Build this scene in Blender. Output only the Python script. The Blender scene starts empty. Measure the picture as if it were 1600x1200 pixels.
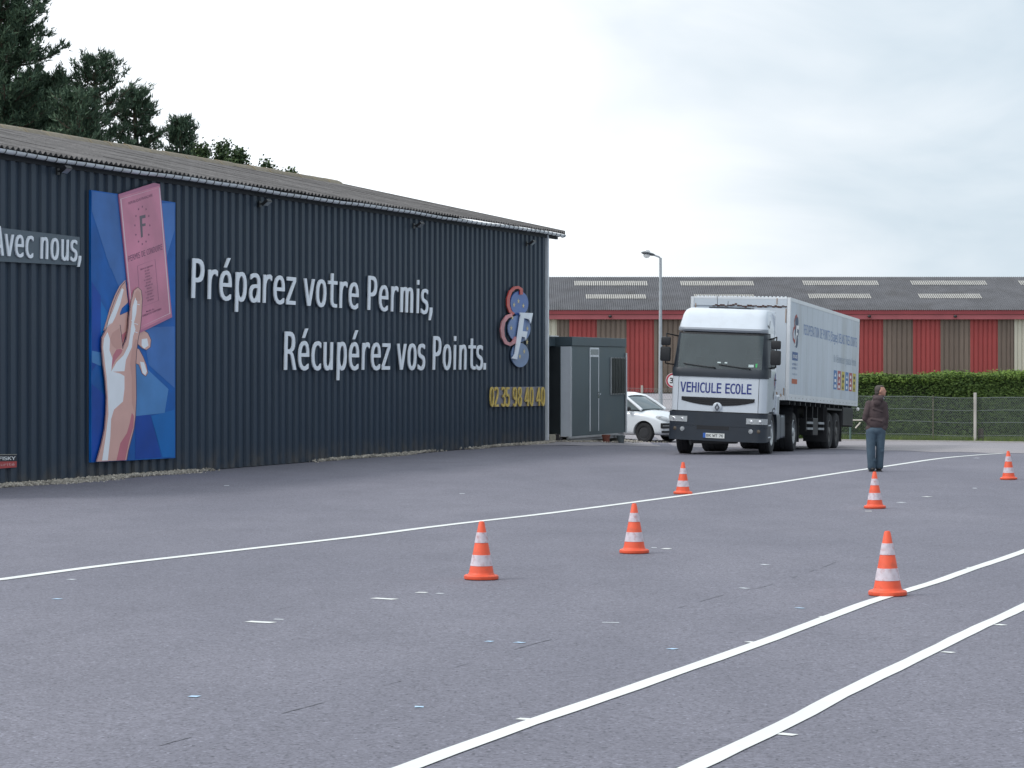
import bpy, bmesh, math, random
from math import sin, cos, pi, radians as rad, sqrt, atan2, exp, log
from mathutils import Vector as V, Matrix, Euler
from mathutils.geometry import tessellate_polygon
rnd = random.Random(7)
scene = bpy.context.scene
COL = scene.collection

# ------------------------------------------------------------------ camera, sky, sun, exposure
F = 4000.0                       # focal length in photograph pixels (1600 wide)
cam_d = bpy.data.cameras.new('camera'); cam = bpy.data.objects.new('camera', cam_d); COL.objects.link(cam)
cam.location = (0, 0, 2.0); cam.rotation_euler = (rad(90), 0, 0)
cam_d.sensor_width = 36; cam_d.lens = 36 * F / 1600; cam_d.shift_y = -24 / 1600
cam_d.clip_start = 0.5; cam_d.clip_end = 6000
scene.camera = cam
scene.view_settings.view_transform = 'Standard'; scene.view_settings.look = 'None'
scene.view_settings.exposure = 0.0; scene.view_settings.gamma = 1; scene.view_settings.use_curve_mapping = False
SUN_EL, SUN_AZ = rad(46), rad(252)      # azimuth clockwise from +Y: from the left, slightly behind the camera

W = bpy.data.worlds.new('World'); scene.world = W; W.use_nodes = True
nt = W.node_tree; N = nt.nodes; Lk = nt.links
for n in list(N): N.remove(n)
def nn(tree, t, **kw):
    n = tree.nodes.new(t)
    for k, v in kw.items(): setattr(n, k, v)
    return n
def mth(tree, op, a, b=None, c=None, clamp=False):
    n = tree.nodes.new('ShaderNodeMath'); n.operation = op; n.use_clamp = clamp
    for i, x in enumerate((a, b, c)):
        if x is None: continue
        if isinstance(x, (int, float)): n.inputs[i].default_value = x
        else: tree.links.new(x, n.inputs[i])
    return n.outputs[0]
def mixc(tree, fac, a, b):
    n = tree.nodes.new('ShaderNodeMix'); n.data_type = 'RGBA'
    for i, x in ((0, fac), (6, a), (7, b)):
        if isinstance(x, (int, float)): n.inputs[i].default_value = x
        elif isinstance(x, tuple): n.inputs[i].default_value = x if len(x) == 4 else (*x, 1)
        else: tree.links.new(x, n.inputs[i])
    return n.outputs[2]
def maprange(tree, v, a, b, c, d, smooth=True):
    n = tree.nodes.new('ShaderNodeMapRange'); n.interpolation_type = 'SMOOTHSTEP' if smooth else 'LINEAR'
    tree.links.new(v, n.inputs[0])
    for i, x in enumerate((a, b, c, d)): n.inputs[i + 1].default_value = x
    return n.outputs[0]
sky = nn(nt, 'ShaderNodeTexSky', sky_type='NISHITA', sun_disc=False)
sky.sun_elevation = SUN_EL; sky.sun_rotation = SUN_AZ; sky.air_density = 1.0; sky.dust_density = 2.0
tc = nn(nt, 'ShaderNodeTexCoord'); sep = nn(nt, 'ShaderNodeSeparateXYZ'); Lk.new(tc.outputs['Generated'], sep.inputs[0])
mp = nn(nt, 'ShaderNodeMapping'); mp.inputs['Scale'].default_value = (1, 1, 2.3); Lk.new(tc.outputs['Generated'], mp.inputs[0])
n1 = nn(nt, 'ShaderNodeTexNoise'); n1.inputs['Scale'].default_value = 6.5; n1.inputs['Detail'].default_value = 5; n1.inputs['Roughness'].default_value = 0.5
n1.inputs['Distortion'].default_value = 0.5
Lk.new(mp.outputs[0], n1.inputs[0])
# cloud deck: bright and thin towards the left of the view, thicker and greyer towards the right
deck = maprange(nt, sep.outputs[0], -0.12, 0.24, 1.34, 0.87)
hi = mth(nt, 'MULTIPLY', maprange(nt, sep.outputs[2], 0.02, 0.16, 0.0, 1.0), maprange(nt, sep.outputs[0], 0.0, 0.16, 0.0, 1.0))
lum = mth(nt, 'ADD', mth(nt, 'SUBTRACT', deck, mth(nt, 'MULTIPLY', hi, 0.13)),
          mth(nt, 'MULTIPLY', mth(nt, 'SUBTRACT', n1.outputs[0], 0.5), 0.75))
zen = maprange(nt, sep.outputs[2], 0.1, 0.9, 1.0, 1.35)
lum = mth(nt, 'MULTIPLY', lum, zen)
rampc = mixc(nt, maprange(nt, lum, 0.68, 1.1, 0.0, 1.0), (0.79, 0.96, 1.10), (0.95, 1.0, 1.05))
vm = nn(nt, 'ShaderNodeVectorMath', operation='SCALE'); Lk.new(rampc, vm.inputs[0]); Lk.new(mth(nt, 'MULTIPLY', lum, 10.0), vm.inputs['Scale'])
skyc = mixc(nt, 0.93, sky.outputs[0], vm.outputs[0])
bg = nn(nt, 'ShaderNodeBackground'); bg.inputs[1].default_value = 0.1; Lk.new(skyc, bg.inputs[0])
wo = nn(nt, 'ShaderNodeOutputWorld'); Lk.new(bg.outputs[0], wo.inputs[0])

sun_d = bpy.data.lights.new('sun', 'SUN'); sun_d.energy = 1.4; sun_d.angle = rad(11); sun_d.color = (1.0, 0.97, 0.92)
sun = bpy.data.objects.new('sun', sun_d); COL.objects.link(sun)
sdir = V((sin(SUN_AZ) * cos(SUN_EL), cos(SUN_AZ) * cos(SUN_EL), sin(SUN_EL)))
sun.rotation_euler = sdir.to_track_quat('Z', 'Y').to_euler(); sun.location = sdir * 60

# ------------------------------------------------------------------ terrain
def softplus(x, k): return log(1 + exp(max(-40, min(40, x * k)))) / k
def sstep(a, b, x):
    t = max(0, min(1, (x - a) / (b - a))); return t * t * (3 - 2 * t)
def H(x, y):                                   # drop of the ground below the camera
    a = 1.585 + 0.0112 * y
    h = 2.0 - softplus(2.0 - a, 22)
    d = 0.02 * (softplus(y - 60.5, 1.0) - softplus(y - 73.5, 1.0))
    return h + d * sstep(1.2, 4.6, x)
def G(x, y): return 2.0 - H(x, y)
def gp(px, py):                                # where the line of sight of a surveyed point meets the ground
    h = 2.0
    for _ in range(40):
        Y = h * F / (py - 576); X = (px - 800) / F * Y; h = H(X, Y)
    return V((X, Y, G(X, Y)))
def at(px, py, Y): return V(((px - 800) / F * Y, Y, 2.0 + (576 - py) / F * Y))

# ------------------------------------------------------------------ helpers
def tag(o, label=None, cat=None, group=None, kind=None):
    if label: o['label'] = label
    if cat: o['category'] = cat
    if group: o['group'] = group
    if kind: o['kind'] = kind
    return o
def thing(name, loc, label, cat, rz=0, group=None, rot=None):
    o = bpy.data.objects.new(name, None); COL.objects.link(o); o.empty_display_size = 0.3
    o.location = loc; o.rotation_euler = rot if rot else (0, 0, rz)
    return tag(o, label, cat, group)
def link_mesh(name, me, parent=None, mat=None, loc=None, rot=None):
    o = bpy.data.objects.new(name, me); COL.objects.link(o)
    if mat is not None and not me.materials: me.materials.append(mat)
    if parent is not None: o.parent = parent
    if loc is not None: o.location = loc
    if rot is not None: o.rotation_euler = rot
    return o
class MB:
    def __init__(s): s.v = []; s.f = []; s.mi = []; s.cur = 0
    def add(s, vs, fs):
        b = len(s.v); s.v += [tuple(v) for v in vs]; s.f += [tuple(i + b for i in f) for f in fs]; s.mi += [s.cur] * len(fs)
    def box(s, a, b, M=None):
        x0, y0, z0 = a; x1, y1, z1 = b
        vs = [V(p) for p in ((x0,y0,z0),(x1,y0,z0),(x1,y1,z0),(x0,y1,z0),(x0,y0,z1),(x1,y0,z1),(x1,y1,z1),(x0,y1,z1))]
        if M is not None: vs = [M @ v for v in vs]
        s.add(vs, [(0,3,2,1),(4,5,6,7),(0,1,5,4),(1,2,6,5),(2,3,7,6),(3,0,4,7)])
    def tube(s, pts, rs, n=8, cap=True, sy=1.0):
        pts = [V(p) for p in pts]
        if isinstance(rs, (int, float)): rs = [rs] * len(pts)
        vs = []; fs = []
        ref = None
        for i, p in enumerate(pts):
            t = (pts[min(i+1, len(pts)-1)] - pts[max(i-1, 0)]).normalized()
            if ref is None: ref = V((0,0,1)) if abs(t.z) < 0.9 else V((1,0,0))
            u = t.cross(ref).normalized(); w = u.cross(t).normalized(); ref = w
            for k in range(n):
                a = 2*pi*k/n; vs.append(p + (u*cos(a) + w*sin(a)*sy)*rs[i])
        for i in range(len(pts)-1):
            for k in range(n):
                fs.append((i*n+k, (i+1)*n+k, (i+1)*n+(k+1)%n, i*n+(k+1)%n))
        if cap: fs.append(tuple(range(n))); fs.append(tuple((len(pts)-1)*n + k for k in range(n-1, -1, -1)))
        s.add(vs, fs)
    def lathe(s, prof, n=24, M=None, cap=True):      # profile of (r, z), turned about z
        vs = []; fs = []
        for r, z in prof:
            for k in range(n): vs.append(V((r*cos(2*pi*k/n), r*sin(2*pi*k/n), z)))
        for i in range(len(prof)-1):
            for k in range(n): fs.append((i*n+k, i*n+(k+1)%n, (i+1)*n+(k+1)%n, (i+1)*n+k))
        if cap: fs.append(tuple(range(n-1,-1,-1))); fs.append(tuple((len(prof)-1)*n+k for k in range(n)))
        if M is not None: vs = [M @ v for v in vs]
        s.add(vs, fs)
    def ball(s, c, r, n=12, m=8, M=None):
        if isinstance(r, (int, float)): r = (r, r, r)
        vs = [V((0,0,1))]; fs = []
        for i in range(1, m):
            for k in range(n): vs.append(V((sin(pi*i/m)*cos(2*pi*k/n), sin(pi*i/m)*sin(2*pi*k/n), cos(pi*i/m))))
        vs.append(V((0,0,-1)))
        for k in range(n):
            fs.append((0, 1+k, 1+(k+1)%n)); fs.append((len(vs)-1, 1+(m-2)*n+(k+1)%n, 1+(m-2)*n+k))
        for i in range(m-2):
            for k in range(n): fs.append((1+i*n+k, 1+(i+1)*n+k, 1+(i+1)*n+(k+1)%n, 1+i*n+(k+1)%n))
        vs = [V((v.x*r[0], v.y*r[1], v.z*r[2])) for v in vs]
        if M is not None: vs = [M @ v for v in vs]
        s.add([v + V(c) for v in vs], fs)
    def poly(s, pts3, off=None):                      # filled polygon; off = extrusion vector
        pts3 = [V(p) for p in pts3]; tri = tessellate_polygon([pts3]); n = len(pts3)
        if off is None: s.add(pts3, [tuple(t) for t in tri]); return
        off = V(off); s.add(pts3 + [p + off for p in pts3], [tuple(t[::-1]) for t in tri] + [tuple(i+n for i in t) for t in tri] + [(i,(i+1)%n,(i+1)%n+n,i+n) for i in range(n)])
    def mesh(s, name, mat=None, bevel=0, smooth=False, seg=2, fix=True):
        me = bpy.data.meshes.new(name); me.from_pydata(s.v, [], s.f)
        mats = mat if isinstance(mat, (list, tuple)) else ([mat] if mat else [])
        for m in mats: me.materials.append(m)
        if len(mats) > 1: me.polygons.foreach_set('material_index', s.mi)
        if bevel or smooth or fix:
            bm = bmesh.new(); bm.from_mesh(me)
            if fix: bmesh.ops.recalc_face_normals(bm, faces=bm.faces)
            if bevel:
                es = [e for e in bm.edges if len(e.link_faces) == 2 and e.calc_face_angle(0) > 0.6]
                bmesh.ops.bevel(bm, geom=es, offset=bevel, segments=seg, affect='EDGES', profile=0.6, clamp_overlap=True)
            if smooth:
                for f in bm.faces: f.smooth = True
                for e in bm.edges:
                    if len(e.link_faces) == 2 and e.calc_face_angle(0) > 0.75: e.smooth = False
            bm.to_mesh(me); bm.free()
        me.update(); return me
    def build(s, name, mat, parent=None, bevel=0, smooth=False, loc=None, rot=None, seg=2, fix=True):
        return link_mesh(name, s.mesh(name, mat, bevel, smooth, seg, fix), parent, None, loc, rot)

MATS = {}
def mat(name, col, rough=0.6, var=0.12, scale=3.0, bump=0.0, metal=0.0, spec=0.5, detail=5, dirt=None, dirt_amt=0.0, dirt_scale=1.0, rand=0.0, stretch=None, coat=0.0, bscale=None, sub=0):
    if name in MATS: return MATS[name]
    m = bpy.data.materials.new(name); m.use_nodes = True; t = m.node_tree; b = t.nodes['Principled BSDF']
    b.inputs['Roughness'].default_value = rough; b.inputs['Metallic'].default_value = metal
    b.inputs['Specular IOR Level'].default_value = spec; b.inputs['Coat Weight'].default_value = coat
    g = t.nodes.new('ShaderNodeTexCoord'); mpn = t.nodes.new('ShaderNodeMapping'); t.links.new(g.outputs['Object'], mpn.inputs[0])
    if stretch: mpn.inputs['Scale'].default_value = stretch
    no = t.nodes.new('ShaderNodeTexNoise'); no.inputs['Scale'].default_value = scale; no.inputs['Detail'].default_value = detail
    t.links.new(mpn.outputs[0], no.inputs[0])
    lo = tuple(c * (1 - var) for c in col); hi_ = tuple(min(1, c * (1 + var)) for c in col)
    c = mixc(t, maprange(t, no.outputs[0], 0.3, 0.7, 0, 1, False), lo, hi_)
    if dirt:
        n2 = t.nodes.new('ShaderNodeTexNoise'); n2.inputs['Scale'].default_value = dirt_scale; n2.inputs['Detail'].default_value = 8; n2.inputs['Roughness'].default_value = 0.65
        t.links.new(mpn.outputs[0], n2.inputs[0])
        c = mixc(t, mth(t, 'MULTIPLY', maprange(t, n2.outputs[0], 0.48, 0.72, 0, 1), dirt_amt), c, dirt)
    if rand:
        oi = t.nodes.new('ShaderNodeObjectInfo'); hs = t.nodes.new('ShaderNodeHueSaturation')
        t.links.new(mth(t, 'ADD', 1 - rand, mth(t, 'MULTIPLY', oi.outputs['Random'], 2 * rand)), hs.inputs['Value']); t.links.new(c, hs.inputs['Color']); c = hs.outputs[0]
    t.links.new(c, b.inputs['Base Color'])
    r = mth(t, 'ADD', rough - 0.06, mth(t, 'MULTIPLY', no.outputs[0], 0.12), clamp=True); t.links.new(r, b.inputs['Roughness'])
    if bump:
        bp = t.nodes.new('ShaderNodeBump'); bp.inputs['Strength'].default_value = min(1, bump); bp.inputs['Distance'].default_value = 0.02
        n3 = t.nodes.new('ShaderNodeTexNoise'); n3.inputs['Scale'].default_value = bscale or scale * 6; n3.inputs['Detail'].default_value = 4; t.links.new(mpn.outputs[0], n3.inputs[0])
        t.links.new(n3.outputs[0], bp.inputs['Height']); t.links.new(bp.outputs[0], b.inputs['Normal'])
    MATS[name] = m; return m

# asphalt, in world metres
def asphalt(name, c0, c1, patch, spk=0.35):
    m = bpy.data.materials.new(name); m.use_nodes = True; t = m.node_tree; b = t.nodes['Principled BSDF']
    g = t.nodes.new('ShaderNodeNewGeometry')
    def noise(s, d, r=0.6, st=None):
        n = t.nodes.new('ShaderNodeTexNoise'); n.inputs['Scale'].default_value = s; n.inputs['Detail'].default_value = d; n.inputs['Roughness'].default_value = r
        if st:
            mm = t.nodes.new('ShaderNodeMapping'); mm.inputs['Scale'].default_value = st; mm.inputs['Rotation'].default_value = (0, 0, rad(20)); t.links.new(g.outputs['Position'], mm.inputs[0]); t.links.new(mm.outputs[0], n.inputs[0])
        else: t.links.new(g.outputs['Position'], n.inputs[0])
        return n.outputs[0]
    big = noise(0.16, 5, 0.6, (1.5, 0.45, 1)); mid = noise(1.1, 5, 0.65, (1, 0.5, 1)); fine = noise(42, 3, 0.8); fin2 = noise(16, 3, 0.7)
    v = t.nodes.new('ShaderNodeTexVoronoi'); v.inputs['Scale'].default_value = 75; t.links.new(g.outputs['Position'], v.inputs[0])
    c = mixc(t, maprange(t, big, 0.3, 0.7, 0, 1), c0, c1)
    c = mixc(t, mth(t, 'MULTIPLY', maprange(t, mid, 0.35, 0.75, 0, 1), patch), c, tuple(x * 0.82 for x in c0))
    k = mth(t, 'ADD', mth(t, 'MULTIPLY', maprange(t, fine, 0.3, 0.7, -1, 1, False), spk), mth(t, 'MULTIPLY', maprange(t, fin2, 0.3, 0.7, -1, 1, False), spk * 0.35))
    k = mth(t, 'ADD', 1.0, k)
    vs = t.nodes.new('ShaderNodeSeparateXYZ'); t.links.new(v.outputs['Color'], vs.inputs[0])
    k = mth(t, 'MULTIPLY', k, maprange(t, vs.outputs[0], 0.0, 0.12, 0.45, 1.0))
    k = mth(t, 'ADD', k, maprange(t, vs.outputs[1], 0.96, 1.0, 0.0, 0.6))
    sc = t.nodes.new('ShaderNodeVectorMath'); sc.operation = 'SCALE'; t.links.new(c, sc.inputs[0]); t.links.new(k, sc.inputs['Scale'])
    t.links.new(sc.outputs[0], b.inputs['Base Color']); b.inputs['Roughness'].default_value = 0.88; b.inputs['Specular IOR Level'].default_value = 0.3
    bp = t.nodes.new('ShaderNodeBump'); bp.inputs['Strength'].default_value = 0.35; bp.inputs['Distance'].default_value = 0.006; t.links.new(fine, bp.inputs['Height']); t.links.new(bp.outputs[0], b.inputs['Normal'])
    return m
M_ASPH = asphalt('asphalt', (0.146, 0.146, 0.178), (0.180, 0.178, 0.212), 0.4)
M_ROAD = asphalt('road_surface', (0.26, 0.25, 0.27), (0.31, 0.29, 0.30), 0.25, 0.2)
M_EARTH = mat('earth_grass', (0.10, 0.13, 0.05), 0.9, 0.3, 0.4)
def paint_mat(name, col, wear):
    m = bpy.data.materials.new(name); m.use_nodes = True; t = m.node_tree; b = t.nodes['Principled BSDF']
    g = t.nodes.new('ShaderNodeNewGeometry'); n = t.nodes.new('ShaderNodeTexNoise'); n.inputs['Scale'].default_value = 26; n.inputs['Detail'].default_value = 6; n.inputs['Roughness'].default_value = 0.75
    t.links.new(g.outputs['Position'], n.inputs[0])
    n2 = t.nodes.new('ShaderNodeTexNoise'); n2.inputs['Scale'].default_value = 1.3; n2.inputs['Detail'].default_value = 4; t.links.new(g.outputs['Position'], n2.inputs[0])
    c = mixc(t, maprange(t, n2.outputs[0], 0.3, 0.7, 0, 1), tuple(x * 0.93 for x in col), col)
    c = mixc(t, mth(t, 'MULTIPLY', maprange(t, n.outputs[0], 0.6, 0.75, 0, 1), wear), c, (0.2, 0.2, 0.22))
    t.links.new(c, b.inputs['Base Color']); b.inputs['Roughness'].default_value = 0.6; return m
M_LINE = paint_mat('road_paint_white', (0.70, 0.72, 0.70), 0.45)
M_CHALK = paint_mat('marking_paint_worn', (0.62, 0.66, 0.70), 0.75)
M_BLUEMK = paint_mat('marking_paint_blue', (0.38, 0.55, 0.72), 0.5)
M_SEAM = mat('asphalt_seam', (0.145, 0.147, 0.174), 0.95, 0.3, 20)

def sheet(name, xs, ys, fz, m, parent=None, kind=None):
    mb = MB(); nx = len(xs); vs = [V((x, y, fz(x, y))) for y in ys for x in xs]
    mb.add(vs, [(j*nx+i, j*nx+i+1, (j+1)*nx+i+1, (j+1)*nx+i) for j in range(len(ys)-1) for i in range(nx-1)])
    o = mb.build(name, m, parent, smooth=True, fix=False)
    if kind: tag(o, kind=kind)
    return o
def frange(a, b, n): return [a + (b-a)*i/(n-1) for i in range(n)]
gx = [-3000, -800, -200, -80] + frange(-60, 100, 41) + [140, 400, 1000, 3000]
gy = [-400, -100, -40] + frange(-20, 260, 71) + [320, 500, 900, 1800, 4500]
ground = sheet('ground', gx, gy, lambda x, y: G(x, max(y, -20)) - 0.12, M_EARTH, kind='structure')
yard = sheet('asphalt_yard', frange(-30, 60, 91), frange(-8, 104, 113), G, M_ASPH, kind='structure')

# pale road beyond the yard
bx = [(960, 696), (1060, 698), (1150, 700), (1320, 702.5), (1448, 706), (1600, 709), (1760, 713)]
mb = MB(); rows = []
for i in range(57):
    px = 700 + i * 20
    pb = None
    for (a, ya), (b_, yb) in zip(bx, bx[1:]):
        if a <= px <= b_: pb = ya + (yb - ya) * (px - a) / (b_ - a)
    if pb is None: pb = 696 if px < 960 else 713 + (px-1760)*0.02
    p0 = gp(px, pb + sin(px*0.07)*0.5)
    k = (px - 800) / F
    Y1 = 205.0
    rows.append([V((k*y, y, G(k*y, y) + 0.006)) for y in [p0.y + (Y1 - p0.y) * (j / 60) ** 1.6 for j in range(61)]])
n = 61
mb.add([p for r in rows for p in r], [(i*n+j, (i+1)*n+j, (i+1)*n+j+1, i*n+j+1) for i in range(len(rows)-1) for j in range(n-1)])
tag(mb.build('road', M_ROAD, smooth=True, fix=False), kind='structure')

def densify(pts, step=0.4):
    out = []
    P = [V((p[0], p[1])) for p in pts]
    for i in range(len(P)-1):                       # Catmull-Rom
        p0 = P[max(i-1,0)]; p1 = P[i]; p2 = P[i+1]; p3 = P[min(i+2, len(P)-1)]
        k = max(2, int((p2-p1).length / step))
        for j in range(k):
            t = j / k
            out.append(0.5*((2*p1) + (p2-p0)*t + (2*p0-5*p1+4*p2-p3)*t*t + (3*p1-p0-3*p2+p3)*t**3))
    out.append(P[-1]); return out
def strip(pts, w, name, m, parent, lift=0.005, jit=0.004, step=0.4):
    D = densify(pts, step); mb = MB(); vs = []
    for i, p in enumerate(D):
        t = (D[min(i+1, len(D)-1)] - D[max(i-1, 0)]).normalized(); nrm = V((-t.y, t.x))
        for s in (-1, 1):
            q = p + nrm * s * (w/2 + rnd.uniform(-jit, jit)); vs.append(V((q.x, q.y, G(q.x, q.y) + lift)))
    mb.add(vs, [(2*i, 2*i+1, 2*i+3, 2*i+2) for i in range(len(D)-1)])
    return mb.build(name, m, parent, fix=False)
def pxline(pl): return [gp(*p) for p in pl]
L1 = [(-60, 912), (0, 906), (180, 882), (400, 856.8), (560, 838.5), (700, 820.5), (860, 802), (1028, 780), (1200, 756.5), (1320, 738), (1380, 729.5), (1467, 716.8), (1530, 711), (1582, 707.8)]
L2 = [(570, 1226), (639, 1199.4), (825, 1131.5), (938, 1093.4), (1041, 1057), (1182, 1007.5), (1290, 967), (1368, 938), (1455, 912), (1517, 890), (1598, 862.5), (1700, 824)]
L3 = [(1024, 1228), (1104, 1190.6), (1228, 1132), (1310, 1088.5), (1393, 1048), (1455, 1018), (1517, 987), (1597, 950), (1700, 899)]
strip(pxline(L1), 0.14, 'white_line', M_LINE, yard)
strip(pxline(L2), 0.112, 'white_line', M_LINE, yard)
strip(pxline(L3), 0.112, 'white_line', M_LINE, yard)
def dab(a, b, w, m, name='paint_mark', lift=0.0035):
    A, B = gp(*a), gp(*b); strip([A, B], w, name, m, yard, lift=lift, jit=0.008, step=0.1)
for a, b in (((809,1123.5),(836,1125)), ((1168,1003),(1186,1005.5)), ((1282,963.5),(1297,965)), ((1513,887),(1522,888.5)),
             ((1216,1147),(1243,1149.5)), ((1472,1019),(1490,1020.5)), ((1556,976),(1570,977.5))):
    dab(a, b, 0.065, M_LINE, 'line_tick')
for a, b, w, m in (((583,935),(617,937),0.07,M_LINE), ((651,926),(667,926.5),0.055,M_LINE), ((387,971.5),(427,973.5),0.075,M_LINE), ((428,968),(443,968.5),0.04,M_CHALK),
                   ((296,1088.5),(311,1089),0.045,M_BLUEMK), ((648,1105),(662,1105),0.04,M_BLUEMK), ((759,1002.5),(770,1003),0.04,M_BLUEMK), ((805,1004),(818,1005),0.04,M_BLUEMK),
                   ((1045,1014),(1056,1015),0.04,M_BLUEMK), ((941,973),(967,973.5),0.03,M_CHALK), ((1035,857.5),(1048,857.8),0.09,M_LINE), ((1018,856),(1026,856),0.05,M_CHALK),
                   ((107,905.5),(117,906),0.05,M_CHALK), ((84,936),(95,936.5),0.05,M_BLUEMK), ((683,927.5),(693,928),0.04,M_CHALK), ((1245,950),(1256,951),0.04,M_BLUEMK),
                   ((1157,919),(1169,920),0.04,M_CHALK), ((1190,882),(1200,883),0.04,M_CHALK), ((1403,785),(1413,785.5),0.09,M_CHALK), ((1443,776),(1453,776.5),0.1,M_LINE), ((1520,763),(1526,763),0.1,M_CHALK),
                   ((718,771.5),(726,771.5),0.08,M_CHALK), ((1522,715.8),(1530,716),0.1,M_CHALK), ((1352,799),(1362,799),0.08,M_LINE), ((350,759),(358,759),0.1,M_CHALK)):
    dab(a, b, w*1.35, m)
for run in ([(250,1165),(420,1120),(520,1094),(600,1071),(700,1046),(820,1010),(900,990)], [(1060,950),(1130,930),(1200,915),(1280,888),(1330,870)]):
    D = densify(pxline(run), 0.12); k = 0
    while k < len(D) - 3:                    # the joint shows only here and there
        n_ = rnd.randint(2, 7); seg = D[k:k+n_]
        if len(seg) > 1: strip(seg, rnd.uniform(0.005, 0.011), 'asphalt_seam', M_SEAM, yard, lift=0.0025, jit=0.004, step=0.1)
        k += n_ + rnd.randint(1, 6)

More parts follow.
